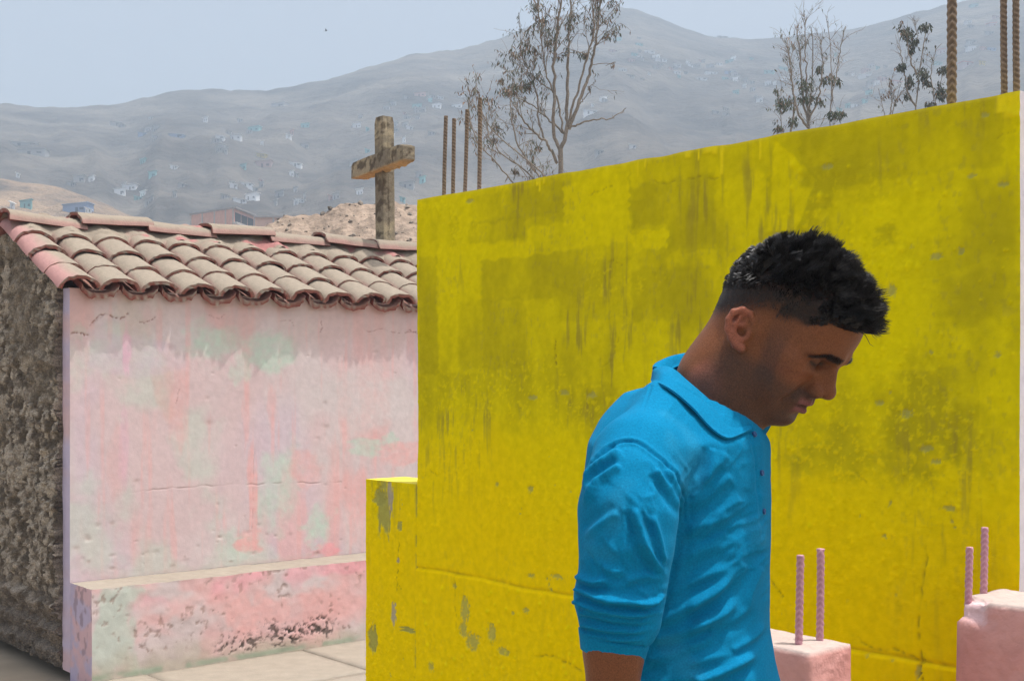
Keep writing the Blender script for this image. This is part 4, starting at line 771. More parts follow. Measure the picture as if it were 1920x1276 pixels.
for kd in WORD:
    for zi, (ze, zn) in enumerate(ZONES):
        z0 = ZONES[zi-1][0] if zi else -999; ls = sorted([t for t in SHACKS if t[1] == kd and z0 <= t[0] < ze], key=lambda t: t[0])
        for i, (u, k_, o) in enumerate(ls):
            o['label'] = 'tiny %s shack on hillside %s' % (WORD[kd], zn)+('' if len(ls) == 1 else ', leftmost' if i == 0 else ', rightmost' if i == len(ls)-1 else ', %s from left' % ORD[min(i, 29)])
def spur_hit(u, v):
    t = np.linspace(.05, 1, 400); Y, z = spur_z(np.full(400, float(u)), t); vv = HV-(z-CZ)/Y*F; k = np.argmax(vv <= v); return Y[k] if vv[k] <= v else Y[-1]
for u, v, w_, h_, kd, lb in [(48, 386, 20, 10, 'teal', 'green container on the sandy slope at the far left'), (140, 391, 46, 13, 'blue', 'long blue grey shed on the sandy slope behind the ridge tiles'), (165, 399, 10, 6, 'white', 'small pale hut beside the long blue grey shed'), (22, 385, 8, 12, 'white', 'narrow pale hut beside the green container'), (148, 336, 20, 8, 'grey', 'dark grey shed just above the sandy slope'), (170, 338, 10, 6, 'white', 'white hut beside the dark grey shed above the sandy slope'), (33, 330, 6, 6, 'white', 'small white hut at the far left above the sandy slope')]:
    shack(u, v, w_, h_, kd, spur_hit(u, v+h_/2) if v > 370 else None, 'hut', lb)
for u, v, w_, lb in [(46, 271, 48, 'long pale shed roof high on the left hillside, upper of two'), (58, 287, 50, 'long pale shed roof high on the left hillside, lower of two')]: shack(u, v, w_, 5, 'grey', None, 'long_shed', lb, .12)

# ------------------------------------------------------------------ a bird
bp_ = P(611.5, 58, 105.); bird = empty('bird', bp_, 'small dark bird flying in the pale sky', 'bird')
V, Q = tube(smooth_path([bp_+np.array([-.13, 0, -.03]), bp_+np.array([-.05, 0, -.015]), bp_, bp_+np.array([.06, 0, .01]), bp_+np.array([.11, 0, .005])], 9), [.012, .014, .024, .034, .036, .034, .028, .024, .006], 8); mk('body', V, [Q], M_BIRD, bird)
for sg in (-1, 1):
    w0 = np.array([[.05, sg*.02, .01], [.05, sg*.12, .075], [.01, sg*.24, .11], [-.05, sg*.21, .10], [-.05, sg*.11, .07], [-.04, sg*.02, .01]]); V = np.concatenate([w0, w0-np.array([0, 0, .008])])+bp_
    mk('wing', V, [[[0, 1, 4, 5], [1, 2, 3, 4], [6, 11, 10, 7], [7, 10, 9, 8]], [[i, (i+1) % 6, (i+1) % 6+6, i+6] for i in range(6)]], M_BIRD, bird, None, False)
V, Q = quadbox([bp_+np.array(p) for p in ((-.13, -.01, -.03), (-.13, .01, -.03), (-.20, .035, -.04), (-.20, -.035, -.04), (-.13, -.01, -.025), (-.13, .01, -.025), (-.20, .035, -.034), (-.20, -.035, -.034))]); mk('tail', V, Q, M_BIRD, bird, None, False)

# ------------------------------------------------------------------ haze
hm = bpy.data.materials.new('haze'); hm.use_nodes = True; hn = hm.node_tree; hn.nodes.clear()
pv = hn.nodes.new('ShaderNodeVolumePrincipled'); pv.inputs['Color'].default_value = (.47, .57, .68, 1); pv.inputs['Density'].default_value = .0020; pv.inputs['Anisotropy'].default_value = 0.0
ho = hn.nodes.new('ShaderNodeOutputMaterial'); hn.links.new(pv.outputs[0], ho.inputs['Volume'])
V, Q = quadbox([(-760, -90, -9), (760, -90, -9), (760, 760, -9), (-760, 760, -9), (-760, -90, 185), (760, -90, 185), (760, 760, 185), (-760, 760, 185)])
tag(mk('haze', V, [q[:, ::-1] for q in Q], hm, None, None, False), kind='stuff')
# ------------------------------------------------------------------ sculpting with distance fields
class Field:
    def __init__(s, lo, hi, res):
        s.lo = np.array(lo, float); s.res = res; s.n = np.ceil((np.array(hi)-s.lo)/res).astype(int)+1
        s.D = np.full(s.n, .05, np.float32)
    def sub(s, lo, hi):
        i0 = np.clip(np.floor((np.array(lo)-s.lo)/s.res).astype(int), 0, s.n-1); i1 = np.clip(np.ceil((np.array(hi)-s.lo)/s.res).astype(int)+1, 1, s.n)
        sl = tuple(slice(a, b) for a, b in zip(i0, i1))
        g = [(s.lo[k]+np.arange(i0[k], i1[k])*s.res).astype(np.float32) for k in range(3)]
        return sl, np.meshgrid(*g, indexing='ij')
    def comb(s, sl, d, k, cut=False):
        a = s.D[sl]
        if cut: d = -d; h = np.maximum(k-np.abs(a-d), 0)/k; s.D[sl] = np.maximum(a, d)+h*h*k*.25
        else: h = np.maximum(k-np.abs(a-d), 0)/k; s.D[sl] = np.minimum(a, d)-h*h*k*.25
    def ell(s, c, r, k=.01, R=None, cut=False):
        c = np.array(c, float); r = np.array(r, float); m = max(r)+k+.02
        sl, (x, y, z) = s.sub(c-m, c+m)
        if x.size == 0: return
        x = x-c[0]; y = y-c[1]; z = z-c[2]
        if R is not None: x, y, z = [R[0, j]*x+R[1, j]*y+R[2, j]*z for j in range(3)]
        k0 = np.sqrt((x/r[0])**2+(y/r[1])**2+(z/r[2])**2)+1e-6; k1 = np.sqrt((x/r[0]**2)**2+(y/r[1]**2)**2+(z/r[2]**2)**2)+1e-6
        s.comb(sl, k0*(k0-1)/k1, k, cut)
    def cone(s, a, b, ra, rb, k=.01, cut=False):
        a = np.array(a, float); b = np.array(b, float); m = max(ra, rb)+k+.02
        sl, (x, y, z) = s.sub(np.minimum(a, b)-m, np.maximum(a, b)+m)
        if x.size == 0: return
        d = b-a; l2 = d@d+1e-12
        t = np.clip(((x-a[0])*d[0]+(y-a[1])*d[1]+(z-a[2])*d[2])/l2, 0, 1)
        s.comb(sl, np.sqrt((x-a[0]-t*d[0])**2+(y-a[1]-t*d[1])**2+(z-a[2]-t*d[2])**2)-(ra+(rb-ra)*t), k, cut)
    def chain(s, pts, rs, k=.01, cut=False):
        for i in range(len(pts)-1): s.cone(pts[i], pts[i+1], rs[i], rs[i+1], k, cut)
    def mesh(s):
        """naive surface nets"""
        D = s.D; ins = D < 0; n = s.n
        c = sum(ins[a:n[0]-1+a, b:n[1]-1+b, e:n[2]-1+e].astype(np.int8) for a in (0, 1) for b in (0, 1) for e in (0, 1))
        act = (c > 0) & (c < 8); idx = np.full(act.shape, -1, np.int64); I = np.argwhere(act); idx[act] = np.arange(len(I))
        acc = np.zeros((len(I), 3)); cnt = np.zeros(len(I))
        for ax in range(3):
            o = [k for k in range(3) if k != ax]
            for p in (0, 1):
                for q in (0, 1):
                    A = I.copy(); A[:, o[0]] += p; A[:, o[1]] += q; B = A.copy(); B[:, ax] += 1
                    da = D[tuple(A.T)].astype(float); db = D[tuple(B.T)].astype(float); m = (da < 0) != (db < 0)
                    t = da[m]/(da[m]-db[m]); pt = A[m].astype(float); pt[:, ax] += t; acc[m] += pt; cnt[m] += 1
        V = s.lo+acc/cnt[:, None]*s.res; Q = []
        for ax in range(3):
            o1, o2 = [(1, 2), (2, 0), (0, 1)][ax]
            a = np.take(ins, range(0, n[ax]-1), ax); b = np.take(ins, range(1, n[ax]), ax); E = np.argwhere(a != b)
            ok = (E[:, o1] > 0) & (E[:, o2] > 0) & (E[:, o1] < n[o1]-1) & (E[:, o2] < n[o2]-1); E = E[ok]; fl = ins[tuple(E.T)]
            def cell(d1, d2): X = E.copy(); X[:, o1] += d1; X[:, o2] += d2; return idx[tuple(X.T)]
            q = np.stack([cell(-1, -1), cell(0, -1), cell(0, 0), cell(-1, 0)], 1); q[~fl] = q[~fl][:, ::-1]; Q.append(q)
        return V, np.concatenate(Q)
def vnormals(V, Q):
    n = np.cross(V[Q[:, 2]]-V[Q[:, 0]], V[Q[:, 3]]-V[Q[:, 1]]); N_ = np.zeros_like(V)
    for k in range(4): np.add.at(N_, Q[:, k], n)
    return N_/(np.linalg.norm(N_, axis=1, keepdims=True)+1e-12)
def relax(V, Q, it, lam=.5):
    for _ in range(it):
        S_ = np.zeros_like(V); c = np.zeros(len(V))
        for a, b in ((0, 1), (1, 2), (2, 3), (3, 0)):
            np.add.at(S_, Q[:, a], V[Q[:, b]]); np.add.at(S_, Q[:, b], V[Q[:, a]]); np.add.at(c, Q[:, a], 1); np.add.at(c, Q[:, b], 1)
        V = V*(1-lam)+lam*S_/c[:, None]
    return V
def refine(V, Q, sel):
    """split every quad of sel into four (hanging edges stay closed because neighbours outside sel are far from view)"""
    e = np.sort(np.concatenate([Q[:, [0, 1]], Q[:, [1, 2]], Q[:, [2, 3]], Q[:, [3, 0]]]), 1)
    ue, inv = np.unique(e, axis=0, return_inverse=True); inv = inv.ravel().reshape(4, -1); n = len(V); m = len(ue)
    M = (V[ue[:, 0]]+V[ue[:, 1]])/2; Cn = V[Q].mean(1); V2 = np.concatenate([V, M, Cn]); e01, e12, e23, e30 = inv+n; c = n+m+np.arange(len(Q))
    Q2 = np.concatenate([np.stack([Q[:, 0], e01, c, e30], 1), np.stack([e01, Q[:, 1], e12, c], 1), np.stack([c, e12, Q[:, 2], e23], 1), np.stack([e30, c, e23, Q[:, 3]], 1)])
    return V2, Q2

# ------------------------------------------------------------------ the man: frames of reference
TYAW = math.radians(30); TF = np.array([math.cos(TYAW), -math.sin(TYAW), 0]); TR = np.array([-math.sin(TYAW), -math.cos(TYAW), 0])   # chest direction, his right (towards us)
TC = np.array([(1268-CU)/F*1.72, 1.72, 0])
HY, HP = math.radians(34), math.radians(37)
f0 = np.array([math.cos(HY), -math.sin(HY), 0]); HL = np.array([math.sin(HY), math.cos(HY), 0])
HF = math.cos(HP)*f0-math.sin(HP)*EZ; HU = math.sin(HP)*f0+math.cos(HP)*EZ
HS = 1.01                                                      # head scale
EARPX = (1413, 620)
HO = P(*EARPX, 1.66)-(HF*.004-HL*.074)*HS                      # head origin: between the ears
HM = np.stack([HF, HL, HU], 1)                                 # columns: forward, left, up
def hw(p): return HO+HM@(np.array(p, float)*HS)
def hl(V): return (V-HO)@HM/HS

man = None
# ---- head and neck
hd = Field((-.135, -.115, -.215), (.14, .115, .15), .00185)
neck_l = lambda u, v, Y: (hl(P(u, v, Y)[None])[0])
def sym(fn, c, *a, **k):
    fn(c, *a, **k); c2 = np.array(c, float); c2[1] *= -1; fn(c2, *a, **k)
def sc(a, b, ra, rb, k=.01, cut=False):
    a = np.array(a, float); b = np.array(b, float); m = np.array([1, -1, 1])
    hd.cone(a, b, ra, rb, k, cut); hd.cone(a*m, b*m, ra, rb, k, cut)
hd.ell((.000, 0, .043), (.092, .0745, .080), .02)
hd.ell((.040, 0, .048), (.056, .058, .050), .03)
hd.ell((.040, 0, -.010), (.050, .058, .070), .03)
sc((.008, .048, -.050), (.066, .016, -.077), .015, .0165, .022)
sc((.006, .050, -.048), (-.002, .060, .0), .014, .014, .02)
hd.ell((.076, 0, -.079), (.017, .020, .0165), .016)
sym(hd.ell, (.052, .049, -.006), (.027, .017, .016), .016)
sym(hd.ell, (.040, .036, -.045), (.036, .024, .034), .02)
sc((.0935, .010, .0255), (.075, .048, .0235), .0098, .0088, .010)
sym(hd.ell, (.097, .031, .0075), (.0205, .0195, .0105), .008, None, True)
sym(hd.ell, (.0705, .0315, .0090), (.0148, .0150, .0122), .0035)
sym(hd.ell, (.0745, .0320, -.0045), (.0120, .0165, .0085), .005)
# nose
hd.cone((.088, 0, .019), (.1055, 0, -.016), .0076, .0092, .007)
hd.cone((.078, 0, .012), (.088, 0, -.020), .011, .0180, .012)
hd.ell((.1085, 0, -.0205), (.0108, .0105, .0096), .006)
sym(hd.ell, (.0960, .0145, -.0260), (.0135, .0082, .0100), .0035)
sym(hd.ell, (.1015, .0068, -.0345), (.0065, .0042, .0042), .003, None, True)
sc((.0895, .0240, -.018), (.0835, .0250, -.036), .0030, .0026, .005, True)
# mouth
hd.ell((.077, 0, -.049), (.0205, .030, .023), .014)
sc((.0960, .003, -.0460), (.081, .0240, -.0525), .0058, .0030, .004)
sc((.0930, .000, -.0600), (.081, .0220, -.0555), .0070, .0032, .004)
sc((.1025, .000, -.0532), (.082, .0270, -.0538), .0030, .0018, .003, True)
hd.cone((.100, 0, -.036), (.1030, 0, -.045), .0018, .0022, .004, True)
hd.ell((.096, 0, -.0700), (.0065, .018, .0042), .008, None, True)
# naso-labial fold and temples
sc((.0865, .026, -.032), (.0765, .0375, -.056), .0022, .0022, .008, True)
sym(hd.ell, (.045, .079, .040), (.030, .012, .026), .02, None, True)
# ears
def ear_pt(a, b, o):      # a forward, b up in the ear's own plane, o outwards
    t = math.radians(30); x = a*math.cos(t)-b*math.sin(t); z = a*math.sin(t)+b*math.cos(t)
    x *= .86; z *= .86; return np.array([-.008+x, .0735+o-.34*a, -.008+z])
def ech(pts, rs, k=.003, cut=False):
    for s_ in (1, -1): hd.chain([ear_pt(*p)*np.array([1, s_, 1]) for p in pts], rs, k, cut)
ech([(-.004, -.012, -.004), (-.006, .016, -.003)], [.0115, .0135], .005)
ech([(.004, -.004, .011), (-.004, -.006, .012), (-.002, -.012, .012)], [.0085, .0085, .0065], .003, True)
ech([(.002, .017, .012), (-.006, .018, .013), (-.011, .008, .014)], [.0055, .0055, .0045], .003, True)
ech([(.012, .001, .005), (.016, .014, .006), (.011, .026, .008), (.0, .031, .010), (-.011, .026, .012), (-.0165, .014, .013), (-.016, .0, .013), (-.011, -.012, .011), (-.004, -.022, .009), (.003, -.026, .006)], [.003, .0036, .0040, .0042, .0042, .0040, .0038, .0040, .0052, .0058], .0025)
ech([(-.002, .020, .009), (-.008, .008, .011), (-.008, -.004, .011), (-.002, -.013, .009), (.005, -.013, .008)], [.0022, .0032, .0032, .0034, .0030], .003)
ech([(.011, -.002, .006), (.010, -.008, .007)], [.0042, .0038], .004)
# neck
nb = neck_l(1338, 800, 1.735); nm = (np.array((-.030, 0, -.030))+nb)/2+np.array([-.004, 0, 0])
hd.chain([np.array((-.020, 0, -.010)), nm, nb], [.055, .052, .062], .03)
hd.chain([np.array((-.036, 0, .005)), neck_l(1334, 712, 1.735)], [.036, .041], .03)
hd.cone((.016, 0, -.066), neck_l(1345, 805, 1.735), .028, .020, .025)
Vh, Qh = hd.mesh(); Vh = relax(Vh, Qh, 1, .4)
L = Vh                                                          # local head coordinates
x, y, z = L[:, 0], np.abs(L[:, 1]), L[:, 2]
def lin(h): return np.array([((c/255+.055)/1.055)**2.4 if c/255 > .04 else c/255/12.92 for c in h])
SK = np.array([.175, .066, .029])
n1 = fbm3(L*60, 3, 3); n2 = fbm3(L*400, 2, 5)
cs = np.tile(SK, (len(L), 1))*(1+.22*(n1-.5)+.10*(n2-.5))[:, None]
cs = mixc(cs, [.27, .10, .06], .5*np.exp(-(((x-.055)/.03)**2+((y-.045)/.02)**2+((z+.015)/.02)**2)))
ear_m = sm(.076, .084, y)*sm(.03, .0, np.abs(x+.008)-.014); cs = mixc(cs, [.30, .105, .068], .75*ear_m)
jawl = -.030-.012*sm(.04, .0, x)
beard = sm(.012, -.012, z-jawl+.25*np.clip(.035-x, 0, .05)*-1)*sm(-.035, .0, x)*sm(-.118, -.098, z)
mous = np.exp(-((z+.041)/.008)**2)*sm(.07, .082, x)*(1-sm(.026, .032, y))
chin_ = np.exp(-((z+.083)/.016)**2-((y)/.022)**2)*sm(.05, .07, x)
sideb = sm(.016, .028, x+.3*z)*sm(.055, .045, x+.2*z)*sm(-.06, -.03, z)*sm(.05, .0, z)*sm(.05, .058, y)
bd_ = np.clip(.80*beard+.85*mous+.7*chin_+.45*sideb, 0, 1.)*(.75+.5*fbm3(L*700, 2, 9)); cs = mixc(cs, [.06, .038, .03], np.clip(bd_*.85, 0, .86))
lipm = np.clip(np.exp(-((z+.0465)/.0050)**2)*sm(.0785, .086, x)*(1-sm(.021, .025, y))+np.exp(-((z+.0595)/.0060)**2)*sm(.0785, .086, x)*(1-sm(.019, .024, y)), 0, 1); cs = mixc(cs, [.20, .075, .075], .85*lipm)
mth = np.exp(-((z+.0534)/.0020)**2)*sm(.080, .084, x)*(1-sm(.024, .027, y)); cs = mixc(cs, [.06, .025, .02], .9*mth)
peri = np.exp(-((z-.008)/.012)**2-((y-.031)/.020)**2)*sm(.055, .07, x); cs = mixc(cs, [.085, .035, .02], .6*peri)  # eyelid and socket skin painted darker, deepening the shade under the brow
# closed-down lids with a dark lash line, brows
eyed = np.sqrt(((y-.0315)/.0150)**2); lash = np.exp(-((z-(.0050+.0035*eyed**2))/.0030)**2)*(1-sm(.95, 1.15, eyed))*sm(.070, .076, x); cs = mixc(cs, [.02, .014, .012], .95*lash)
crease = np.exp(-((z-(.0150-.004*eyed**2))/.0014)**2)*(1-sm(.8, 1.05, eyed))*sm(.068, .074, x); cs = mixc(cs, [.11, .05, .034], .6*crease)
brz = .0235+.002*sm(.012, .034, y)-.0095*sm(.034, .058, y); brow = np.exp(-((z-brz)/(.0040-.0016*sm(.02, .055, y)))**2)*sm(.007, .013, y)*(1-sm(.050, .058, y))*sm(.035, .05, x); cs = mixc(cs, [.03, .02, .016], .9*np.clip(brow*(.55+.9*fbm3(L*500, 2, 4)), 0, 1))
# where hair grows
LX = [-.13, -.085, -.05, -.02, .0, .011, .031, .055, .063, .075, .085, .1]; LZ = [-.06, -.05, -.022, .008, .020, .0225, .031, .043, .050, .060, .064, .068]
hline = np.interp(x, LX, LZ)
hd_ = z-hline                                                   # height above the hairline
scalp = sm(-.002, np.where(x > .015, .016, .032), hd_+.010*(n1-.5))*(1-ear_m)
front = sm(.040, .054, x); scalp = scalp*(1-front)+sm(-.001, .006, hd_)*front*(1-ear_m)
cs = mixc(cs, [.020, .015, .013], np.clip(scalp*(.72+.5*n2), 0, .97))
Wh = HO+L@HM.T*HS
# ---- arms, hands and trunk of the body
bod = Field((-.12, 1.33, .70), (.62, 2.02, 1.62), .0055)
SH_R = P(1182, 890, 1.56); EL_R = P(1154, 1125, 1.520); WR_R = P(1142, 1500, 1.500)
def mirror(p):          # his left side: reflect about the chest's middle plane
    d = (p-TC)@TR; return p-2*d*TR-TF*.10*sm(1.50, 1.38, p[2])
def hand(wr, dn, fw, sd):
    """wr wrist, dn down the hand, fw forwards (thumb side), sd towards the palm"""
    pc = wr+dn*.055; bod.ell(pc, (.016, .04, .048), .012, np.stack([sd, fw, dn], 1))
    for k, (o, ln) in enumerate(((.027, .068), (.009, .078), (-.009, .073), (-.026, .058))):
        a = wr+dn*.092+fw*o; b = a+dn*ln*.45+sd*.010; c = b+dn*ln*.3+sd*.020; e = c+dn*ln*.18+sd*.024; bod.chain([a, b, c, e], [.0095, .009, .0082, .0068], .004)
    a = wr+dn*.035+fw*.030; b = a+dn*.035+fw*.024+sd*.008; c = b+dn*.032+fw*.006+sd*.012; bod.chain([a, b, c], [.012, .0105, .0085], .006)
for m in (lambda p: p, mirror):
    s0, e0, w0 = m(SH_R), m(EL_R), m(WR_R)
    if m is mirror: w0 = w0+TF*.05
    bod.chain([s0-EZ*.02, (s0+e0)/2, e0], [.040, .040, .036], .015); fa = e0+(w0-e0)*.25; bod.chain([e0, fa, w0], [.034, .0345, .025], .012)
    dn = (w0-e0)/np.linalg.norm(w0-e0); sd_ = (TC-w0); sd_[2] = 0; sd_ -= dn*(sd_@dn); sd_ /= np.linalg.norm(sd_); fw_ = TF-dn*(TF@dn)-sd_*(TF@sd_); fw_ /= np.linalg.norm(fw_); hand(w0, dn, fw_, sd_)
    bod.cone(s0-EZ*.02, P(1300, 830, 1.73), .036, .045, .02)
Rt = np.stack([TF, TR, EZ], 1)
bod.ell(TC+EZ*1.36+TF*.0, (.088, .145, .17), .03, Rt); bod.ell(TC+EZ*1.12, (.09, .13, .22), .03, Rt); bod.ell(TC+EZ*.95, (.095, .14, .14), .03, Rt)
bod.chain([P(1312, 790, 1.735), TC+EZ*1.42], [.052, .07], .03)
Vb, Qb = bod.mesh(); Vb = relax(Vb, Qb, 1)
nb_ = fbm3(Vb*50, 3, 6); cb = np.tile(SK*.95, (len(Vb), 1))*(1+.2*(nb_-.5))[:, None]
m_skin, nt, b = newmat('skin'); Lk = nt.links.new
at = N(nt, 'ShaderNodeAttribute'); at.attribute_name = 'Col'
tc = N(nt, 'ShaderNodeTexCoord'); nf = N(nt, 'ShaderNodeTexNoise'); nf.inputs['Scale'].default_value = 650; nf.inputs['Detail'].default_value = 3; Lk(tc.outputs['Object'], nf.inputs['Vector'])
mr = N(nt, 'ShaderNodeMapRange'); mr.inputs[1].default_value = .3; mr.inputs[2].default_value = .7; mr.inputs[3].default_value = .72; mr.inputs[4].default_value = 1.28; Lk(nf.outputs['Fac'], mr.inputs[0])
vm = N(nt, 'ShaderNodeVectorMath', operation='SCALE'); Lk(at.outputs['Color'], vm.inputs[0]); Lk(mr.outputs[0], vm.inputs['Scale']); Lk(vm.outputs[0], b.inputs['Base Color'])
b.inputs['Subsurface Weight'].default_value = .12; b.inputs['Subsurface Radius'].default_value = (.008, .003, .0015); b.inputs['Subsurface Scale'].default_value = 1.0
tc = N(nt, 'ShaderNodeTexCoord'); n_ = N(nt, 'ShaderNodeTexNoise'); n_.inputs['Scale'].default_value = 420; n_.inputs['Detail'].default_value = 4; Lk(tc.outputs['Object'], n_.inputs['Vector'])
bp = N(nt, 'ShaderNodeBump'); bp.inputs['Strength'].default_value = .45; bp.inputs['Distance'].default_value = .0012; Lk(n_.outputs['Fac'], bp.inputs['Height']); Lk(bp.outputs[0], b.inputs['Normal'])
b.inputs['Roughness'].default_value = .45; b.inputs['Specular IOR Level'].default_value = .14
FEET = np.array([TC[0], TC[1], 0.])
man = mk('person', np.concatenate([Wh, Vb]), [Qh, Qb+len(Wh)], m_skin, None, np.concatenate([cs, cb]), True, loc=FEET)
tag(man, 'young man in a blue polo shirt walking past with his head bowed', 'person'); man['_at'] = [float(c) for c in FEET]
from mathutils.bvhtree import BVHTree
bvh_skin = BVHTree.FromPolygons(np.concatenate([Wh, Vb]).tolist(), np.concatenate([Qh, Qb+len(Wh)]).tolist())
def hit(bvh, u, v, Yf, lift=.004):
    """point of a surface seen at a photo position, lifted off it; Yf where nothing is met"""
    o = Vector((0, 0, CZ)); d = Vector(P(u, v, 1.)) - o; p, n, i, ds = bvh.ray_cast(o, d.normalized(), 2.6)
    if p is None: return P(u, v, Yf)
    if n.dot(d) > 0: n = -n
    return np.array(p+n*lift)

# ---- polo shirt
sh = Field((-.05, 1.36, 1.02), (.52, 2.06, 1.60), .0051)
sl, (X, Y_, Zz) = sh.sub((-.05, 1.36, 1.02), (.52, 2.06, 1.60))
TZ = [1.00, 1.10, 1.16, 1.22, 1.30, 1.38, 1.43, 1.47, 1.50, 1.53, 1.56]
RA = np.interp(Zz, TZ, [.140, .134, .126, .121, .122, .122, .121, .116, .098, .070, .045]); RB = np.interp(Zz, TZ, [.150, .148, .142, .138, .138, .142, .150, .146, .108, .066, .05])
OF = np.interp(Zz, TZ, [.03, .02, .008, .002, .0, .0, .002, .006, .008, .006, .0])
a_ = (X-TC[0])*TF[0]+(Y_-TC[1])*TF[1]-OF; b_ = (X-TC[0])*TR[0]+(Y_-TC[1])*TR[1]
q_ = np.sqrt((a_/RA)**2+(b_/RB)**2); dT = ((q_-1)*np.minimum(RA, RB)*.9).astype(np.float32); dT = np.maximum(dT, (Zz-1.527).astype(np.float32)); sh.comb(sl, dT, .01)
sh.ell(P(1238, 830, 1.73), (.085, .09, .075), .03)
for m in (lambda p: p, mirror):
    g = lambda u, v, Y: m(P(u, v, Y))
    sh.chain([g(1252, 752, 1.66), g(1200, 850, 1.585)], [.030, .048], .035)
    sh.chain([g(1196, 862, 1.578), g(1184, 915, 1.545)], [.052, .0565], .030)
    sh.chain([g(1184, 915, 1.545), g(1178, 960, 1.530), g(1174, 1015, 1.522), g(1169, 1080, 1.520), g(1162, 1120, 1.520), g(1162, 1160, 1.520), g(1152, 1200, 1.520), g(1150, 1212, 1.520)], [.0575, .0590, .0560, .0530, .0540, .0480, .0385, .0360], .006)
# neck opening
sh.cone(P(1326, 775, 1.725), P(1348, 735, 1.725), .0575, .074, .006, True)
# hollow sleeve end and hem
e_, w_ = P(1149, 1228, 1.52), P(1146, 1290, 1.52)
for m in (lambda p: p, mirror): sh.cone(m(e_), m(w_), .030, .045, .003, True)
sl, (X, Y_, Zz) = sh.sub((.03, 1.42, 1.10), (.20, 1.60, 1.26)); zc = P(1150, 1200, 1.52)[2]; xc = P(1150, 1207, 1.52)[0]; arm_ = (Y_ < 1.585) & (X < .178)
sh.D[sl] = np.where(arm_, np.maximum(sh.D[sl], (zc-.20*(X-xc)-Zz).astype(np.float32)), sh.D[sl])
Vs, Qs = sh.mesh(); Vs = relax(Vs, Qs, 2)
Vs, Qs = refine(Vs, Qs, None); Vs = relax(Vs, Qs, 2, .4)
Ns = vnormals(Vs, Qs)
uu = CU+F*Vs[:, 0]/Vs[:, 1]; vv = HV-F*(Vs[:, 2]-CZ)/Vs[:, 1]; near = sm(.05, -.40, (Ns*(Vs-np.array([0, 0, CZ]))).sum(1)/np.linalg.norm(Vs-np.array([0, 0, CZ]), axis=1))
on_arm = sm(1300, 1284, uu)*sm(825, 880, vv)*np.maximum(sm(1.600, 1.575, Vs[:, 1]), 1-sm(930, 960, vv))
disp = np.zeros(len(Vs))
def fold(pts, wd, amp, arm=None, sharp=1.):
    """a raised fold of cloth along a traced line, hollow beside it"""
    global disp
    pts = smooth_path(pts, len(pts)*6).tolist(); best = np.full(len(Vs), 1e9); sd = np.zeros(len(Vs)); al = np.zeros(len(Vs)); Lh = 0
    for (x0, y0), (x1, y1) in zip(pts[:-1], pts[1:]):
        dx, dy = x1-x0, y1-y0; l = math.hypot(dx, dy)+1e-9; t = np.clip(((uu-x0)*dx+(vv-y0)*dy)/l**2, 0, 1); ex, ey = uu-x0-t*dx, vv-y0-t*dy; d = np.hypot(ex, ey); m = d < best
        best = np.where(m, d, best); sd = np.where(m, (ex*-dy+ey*dx)/l, sd); al = np.where(m, Lh+t*l, al); Lh += l
    t = al/Lh; env = sm(0, .08, t)*(1-sm(.70, 1., t)); r = best/wd
    k = .7*np.exp(-r**2)+.3/(1+(1.7*r)**2)**1.5*np.exp(-(r/2.2)**4)-.55*np.exp(-((sd/wd-1.7)/1.0)**2)*np.exp(-np.maximum(best-np.abs(sd), 0)**2/wd**2)
    k *= env*near
    if arm is not None: k = k*(on_arm if arm else 1-on_arm)
    disp += amp*k
E = 1e-3
